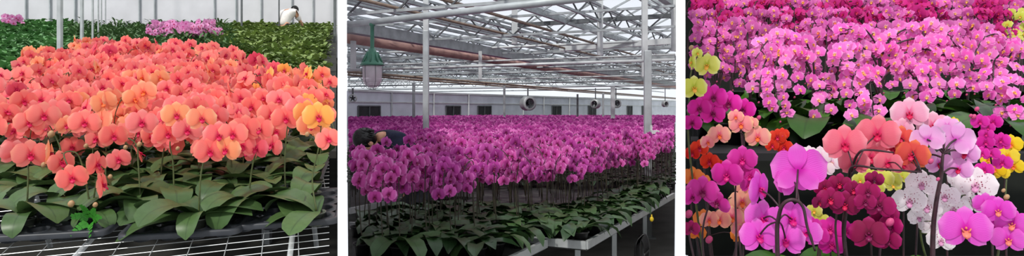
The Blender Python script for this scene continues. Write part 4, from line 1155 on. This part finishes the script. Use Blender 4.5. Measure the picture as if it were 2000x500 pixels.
# H wine
plant3(1660,1.76,FB,[([(1634,470,1.76),(1634,420,1.75),(1640,380,1.74),(1660,365,1.73),(1695,375,1.72)],fs([(1622,390,50,10),(1650,400,56,0),(1640,360,44,0,0,0,.03),(1668,372,40,-10),(1610,368,40,15,0,0,.04),(1600,396,30,30)],M_wine,L_crim,1.72),[])],[(30,.12,0),(190,.12,3)],'wine red orchid with a white-centred bloom right of the big pink plant')
plant3(1710,1.72,FB,[([(1720,470,1.72),(1722,420,1.71),(1705,385,1.7)],fs([(1695,375,44,10),(1718,402,56,0,0,10),(1690,395,40,10),(1697,458,70,0,-5),(1740,440,46,-30),(1735,470,46,-10),(1708,350,34,0,0,0,.05),(1728,420,50,0,0,0,.04)],M_wine,L_dark,1.68),[(1738,434,1.66,.03)])],[(10,.12,2),(160,.12,1)],'wine red orchid at the bottom centre, lower of the two')
# I coral pink
plant3(1672,1.86,FB,[([(1650,470,1.88),(1655,400,1.87),(1658,355,1.8),(1666,325,1.74),(1720,330,1.69),(1800,336,1.69)],
  fs([(1650,282,78,8,0,0),(1714,262,78,-5,0,0,.01),(1702,308,60,0,0,0,.03),(1668,318,56,5,-10,0,.03),(1745,290,64,-15,0,0,.05),(1765,322,44,0,0,0,.05),(1734,318,50)],M_coralp,L_crim,1.76)+fs([(1782,303,62,-15,0,10,-.03),(1760,270,50,10,0,0,.02)],M_coralo,L_crim,1.76),[]),
 ([(1648,470,1.88),(1652,400,1.84),(1664,330,1.78),(1678,298,1.71),(1700,293,1.70),(1745,298,1.71)],[],[])],LV(40,.1),'coral pink orchid in the centre with two broad open blooms and dark branching stems',sr=.005)
# J blush + lilac
plant3(1785,1.98,FB,[([(1790,470,1.98),(1795,380,1.98),(1790,300,1.96),(1775,250,1.94)],fs([(1776,222,66,5,-5),(1822,246,58,-5),(1762,252,44,20),(1850,262,40,-20),(1845,246,34)],M_blush,L_crim,1.9),[(1795,205,1.9,.014)])],LV(70,.1),'pale blush orchid topmost in the centre, above the coral blooms')
plant3(1822,1.74,FB,[([(1822,470,1.74),(1828,400,1.73),(1838,345,1.72),(1840,320,1.71),(1842,300,1.71)],
  fs([(1812,272,62,165,0,10,.02),(1866,272,70,200,0,-15,.02),(1885,300,52,-20,0,0,.03),(1872,330,50,-10,0,0,.04),(1835,320,50,10,0,0,.06),(1805,305,46,20,0,0,.05),(1850,248,44,0,0,0,.05)],M_lilac,L_crim,1.7),[(1818,315,1.68,.02),(1832,350,1.68,.014)])],[(200,.12,1),(340,.13,0)],'lilac orchid on a thick dark stem with blooms turned away, right of the coral one',sr=.007)
# K white speckled
plant3(1845,1.90,FB,[([(1800,470,1.88),(1808,400,1.86),(1835,390,1.85),(1890,380,1.84)],
  fs([(1776,393,60,5,10),(1800,360,56,0),(1845,384,52,0),(1906,362,72,-10),(1810,405,54,0,0,0,.03),(1862,410,60,0,0,0,.03),(1850,445,54,5),(1822,440,50,10,0,0,.04),(1876,350,44,0,0,0,.04),(1900,400,44,0,0,0,.04),(1795,425,40,10,0,0,.05),(1838,470,50)],M_white,L_mauve,1.82),[])],LV(60,.1),'white orchid speckled with purple, spreading behind the thick dark stem',stem=M_stem)
plant3(1600,2.06,FB,[([(1604,420,2.06),(1604,340,2.06),(1600,310,2.04)],fs([(1602,306,42,10),(1625,318,36,-10),(1580,318,30,20),(1612,330,34)],M_ivory,L_pale,2.0),[])],LV(20,.1),'plain ivory white orchid peeking out between the pink and coral blooms')
plant3(1705,2.1,FB,[([(1700,430,2.1),(1702,370,2.1),(1715,350,2.08)],fs([(1722,350,44,0),(1695,345,36,10),(1742,352,36,-10),(1710,366,34),(1680,352,30)],M_yg,L_yel,2.05),[])],LV(60,.1),'pale yellow green orchid half hidden behind the wine red blooms')
plant3(1590,2.08,FB,[([(1600,470,2.08),(1604,430,2.07)],fs([(1600,432,40,10),(1618,440,34,0),(1590,412,30)],M_yg,L_yel,2.03),[])],LV(0,.1),'yellow green orchid low between the big pink and the wine red plants')
plant3(1850,2.12,FB,[([(1850,420,2.12),(1850,300,2.12),(1850,252,2.1)],fs([(1850,242,26,0),(1862,238,20,-20)],M_yel,L_or,2.08),[])],[(50,.1,0)],'small yellow orchid peeking out above the lilac blooms')
plant3(1965,2.05,FB,[([(1965,450,2.05),(1962,360,2.05),(1960,300,2.03)],fs([(1974,282,40,0),(1942,330,40,0),(1968,306,40,10),(1930,312,28,20),(1980,325,36,-10),(1955,338,30)],M_yel,L_or,2.0),[])],LV(40,.12),'bright yellow orchid at the right edge behind the small magenta spray')
plant3(1940,1.88,FB,[([(1938,450,1.88),(1940,350,1.87),(1932,290,1.86),(1925,240,1.85),(1908,212,1.85)],
  fs([(1914,238,32,10),(1940,238,32,-10),(1926,262,26),(1925,278,32,10),(1955,274,32,-10),(1935,300,32,0),(1960,284,22),(1918,300,28,20),(1922,332,34,10),(1958,318,34,-10),(1930,250,24)],M_hot,L_mgt,1.84),[(1902,228,1.84,.02),(1908,213,1.84,.018),(1896,226,1.84,.014)])],LV(10,.12),'slender spray of small magenta blooms in two ranks at the right')
plant3(1922,1.72,FB,[([(1952,480,1.72),(1962,400,1.72),(1966,350,1.72)],fs([(1886,448,90,10,-5),(1950,412,56,0),(1978,438,62,-15),(1935,440,54,0,0,0,.04),(1970,468,60,0),(1925,398,44,0,0,0,.04)],M_orchid,L_pinkl,1.66),[(1972,418,1.66,.03),(1966,385,1.67,.02),(1960,372,1.67,.014),(1972,400,1.66,.02)])],LV(200,.1),'veined light magenta orchid at the bottom right with green buds',stem=M_stem)
plant3(1345,1.7,FB,[([(1350,480,1.7),(1348,440,1.7)],fs([(1350,447,34,0)],M_wine,L_dark,1.68),[])],[(90,.1,2)],'single dark purple bloom at the bottom left corner')

plant3(1625,1.98,FB,[([(1622,480,1.98),(1620,450,1.98)],fs([(1622,448,50,0),(1596,462,46,10),(1652,452,44,-10),(1625,478,50),(1585,440,36)],M_hot,L_mgt,1.94),[])],LV(0,.12),'hot magenta orchid at the bottom, half hidden between the big pink and wine red plants')
plant3(1560,2.3,FB,[([(1560,400,2.3),(1545,330,2.3),(1540,300,2.28)],fs([(1546,300,30,0),(1562,312,30,0),(1580,298,28,0)],M_ivory,L_pale,2.26),[])],LV(30,.22),'small ivory orchid behind the big pink bloom')
plant3(1765,2.2,FB,[([(1765,400,2.2),(1770,350,2.2)],fs([(1760,345,34,0),(1745,362,30,0)],M_yg,L_yel,2.16),[])],LV(30,.2),'yellow green orchid just left of the speckled white one')
# cascades behind -------------------------------------------------------
def strand(path,n,sp,mp,ml,spread=.5,skip=.0):
    pts=catmull([Vector((a,b,c)) for a,b,c in path],8); m=len(pts); out=[]
    for i in range(n):
        q=pts[int(skip*m)+int((m-1-skip*m)*i/max(1,n-1))] if n>1 else pts[-1]
        sg=1 if i%2 else -1
        px=q.x+sg*sp*spread*R.uniform(.8,1.15); py=q.y+R.uniform(-.15,.25)*sp; d=q.z+R.uniform(-.05,.035)
        out.append((px,py,d,R.gauss(sg*15,30),R.uniform(-40,10),R.uniform(-25,25),sp*R.uniform(.9,1.12)*d/F,mp,ml))
    return out
def clean(path): return [p for p in path]
def cascade(base_px,d,bench,strands,label,mp=M_casc,ml=L_yel,sp=29,hi=False,group=None,lv=None):
    sp_=[]
    for (path,n,sk) in strands:
        path=[(a,b,d+c) for a,b,c in path]
        f=[t for t in strand(path,n,sp,mp,ml,.5,sk) if t[0]>1340+sp*.55]
        sp_.append((path,f,[(path[-1][0],path[-1][1]+10,path[-1][2],.014)]))
    return plant3(base_px,d,bench,sp_,lv if lv is not None else LV(R.uniform(0,90),.3)+LV(R.uniform(0,90),.24),label,group,M_stemd,hi,.0055,pots=1.9)
cascade(1590,3.1,BB,[
 ([(1588,200,0),(1585,150,0),(1570,115,-.02),(1540,97,-.05),(1505,108,-.08),(1488,140,-.1),(1482,190,-.12)],20,.28),
 ([(1589,200,0),(1584,140,0),(1560,105,-.03),(1528,100,-.1),(1512,140,-.15),(1516,185,-.18),(1524,228,-.2)],20,.3),
 ([(1592,200,0),(1588,120,0),(1570,80,-.02),(1535,68,-.05),(1500,80,-.1),(1475,115,-.12)],16,.25),
 ([(1590,200,.02),(1580,130,.02),(1550,100,-.06),(1540,140,-.1),(1552,180,-.12)],10,.35),
 ([(1588,190,.02),(1592,160,0),(1608,158,-.06),(1614,185,-.1),(1606,228,-.12)],13,.3)],
 'cascading pink orchid with arching sprays left of centre, stem beside the dark gap')
cascade(1722,3.05,BB,[
 ([(1722,200,0),(1720,150,0),(1742,118,0),(1790,96,-.03),(1835,104,-.08),(1868,128,-.1),(1888,175,-.12)],22,.3),
 ([(1722,200,0),(1722,150,0),(1750,122,-.02),(1790,122,-.08),(1814,145,-.12),(1818,190,-.14)],16,.4),
 ([(1722,200,0),(1719,120,0),(1740,75,0),(1790,50,-.02),(1840,58,-.05),(1868,90,-.08)],18,.3),
 ([(1722,200,0),(1722,110,0),(1760,82,-.02),(1810,76,-.06),(1845,100,-.09),(1856,150,-.12)],18,.3),
 ([(1720,200,0),(1716,140,0),(1700,105,-.02),(1670,88,-.05),(1646,100,-.08),(1640,128,-.1)],14,.3),
 ([(1720,200,0),(1716,110,0),(1704,75,-.02),(1680,52,-.03),(1650,60,-.05)],11,.35),
 ([(1719,200,0),(1700,150,0),(1678,135,-.05),(1664,160,-.1),(1672,200,-.12),(1684,232,-.12)],14,.35),
 ([(1721,200,0),(1712,150,0),(1698,140,-.05),(1700,170,-.1),(1706,225,-.12)],12,.3),
 ([(1722,200,0),(1728,150,0),(1765,135,-.04),(1790,160,-.1),(1796,195,-.12)],12,.4)],
 'largest cascading pink orchid with long arching sprays in the centre back')
cascade(1962,3.0,BB,[
 ([(1968,200,0),(1978,120,0),(1960,72,-.02),(1930,70,-.05),(1908,95,-.08),(1902,125,-.1)],16,.3),
 ([(1968,200,0),(1975,120,0),(1965,90,-.03),(1945,110,-.08),(1940,150,-.12),(1945,195,-.14)],15,.3),
 ([(1970,200,0),(1985,120,0),(1980,90,-.03),(1968,130,-.08),(1966,180,-.12),(1974,235,-.14)],16,.3),
 ([(1970,200,0),(1990,110,0),(1995,80,-.02),(1990,140,-.08),(1992,200,-.12)],12,.3)],
 'cascading pink orchid at the right edge with hanging sprays')
for (bp,dd,xs,l) in [(1400,3.5,(1350,1375,1400,1425,1450),'dense pink orchid behind the lime yellow one at the upper left'),(1465,3.7,(1440,1460,1480,1500),'pink orchid with tight sprays left of the arching one'),(1640,3.65,(1590,1615,1640,1660),'paler pink orchid in the gap between the two big cascades'),(1890,3.75,(1860,1880,1900,1915),'mauve pink orchid in the gap right of the largest cascade'),(1780,3.7,(1740,1770,1800,1830),'pink orchid hidden behind the largest cascade')]:
    ss=[]
    for k,x in enumerate(xs):
        y0=R.uniform(38,60); ln=R.uniform(90,140)
        ss.append(([(bp,200,0),((bp*.5+x*.5),y0+45,0),(x,y0,-.02),(x+(x-bp)*.3+R.uniform(-8,8),y0+ln*.5,-.06),(x+(x-bp)*.35,y0+ln,-.08)],16,.3))
    cascade(bp,dd,BB,ss,l,M_cascd,L_yel if bp!=1640 else L_or,27)
# rear rows
for r_,(dd,yy,n) in enumerate(((4.7,42,11),(5.3,22,10))):
    for k in range(n):
        px=1362+k*(640/(n-1))+R.uniform(-8,8)
        m=M_cascm if (k+r_)%2 else M_cascd
        if r_==0 and k==n-1: m=M_yg
        ss=[([(px,60,0),(px+s*10,yy-10,0),(px+s*24,yy-18,-.02),(px+s*32,yy+18,-.04),(px+s*34,yy+42,-.05)],11,.25) for s in(-1,.1,1)]
        nm='magenta' if m is M_cascm else 'pink' if m is M_cascd else 'lime yellow'
        lab='%s orchid in the %s row of the right bay, %s'%(nm,'nearer back' if r_==0 else 'rearmost',('left end' if px<1500 else 'left of centre' if px<1660 else 'right of centre' if px<1830 else 'right end'))
        cascade(px,dd,EYE+.02,ss,lab,m,L_crim if m is M_cascm else L_yel,22,False,'rear %s orchids %s %d'%(nm,'a' if r_==0 else 'b',int(px>1500)+int(px>1660)+int(px>1830)),LV(R.uniform(0,90),.2))
# foliage plants / pots on the back table
k=0
for px,dd in [(1385,3.5),(1425,3.3),(1500,3.35),(1550,3.25),(1575,3.5),(1620,3.4),(1660,3.3),(1700,3.5),(1760,3.35),(1800,3.5),(1845,3.3),(1885,3.4),(1930,3.3),(1975,3.5)]:
    x=(px-1000)/F*dd; e=empty('potted_foliage',(x,dd,BB),0,'leafy orchid without blooms in a dark pot under the pink cascades','plant','leafy plants under the pink cascades')
    inst('pot',POTD,e,(0,0,0),(0,0,0),1.8); inst('bark',MED,e,(0,0,0),(0,0,0),1.8)
    a=R.uniform(0,360)
    for i in range(7):
        if leaf_ok(ok3,x,dd,0,a+i*51,.3): inst('leaf',leaf_mesh(R.choice([1,1,3,0]),R.choice((M_leaf3,M_leafd))),e,(0,0,.09),(0,0,math.radians(a+i*51)),(.32,.36,.44))
print('objects',len(bpy.data.objects))
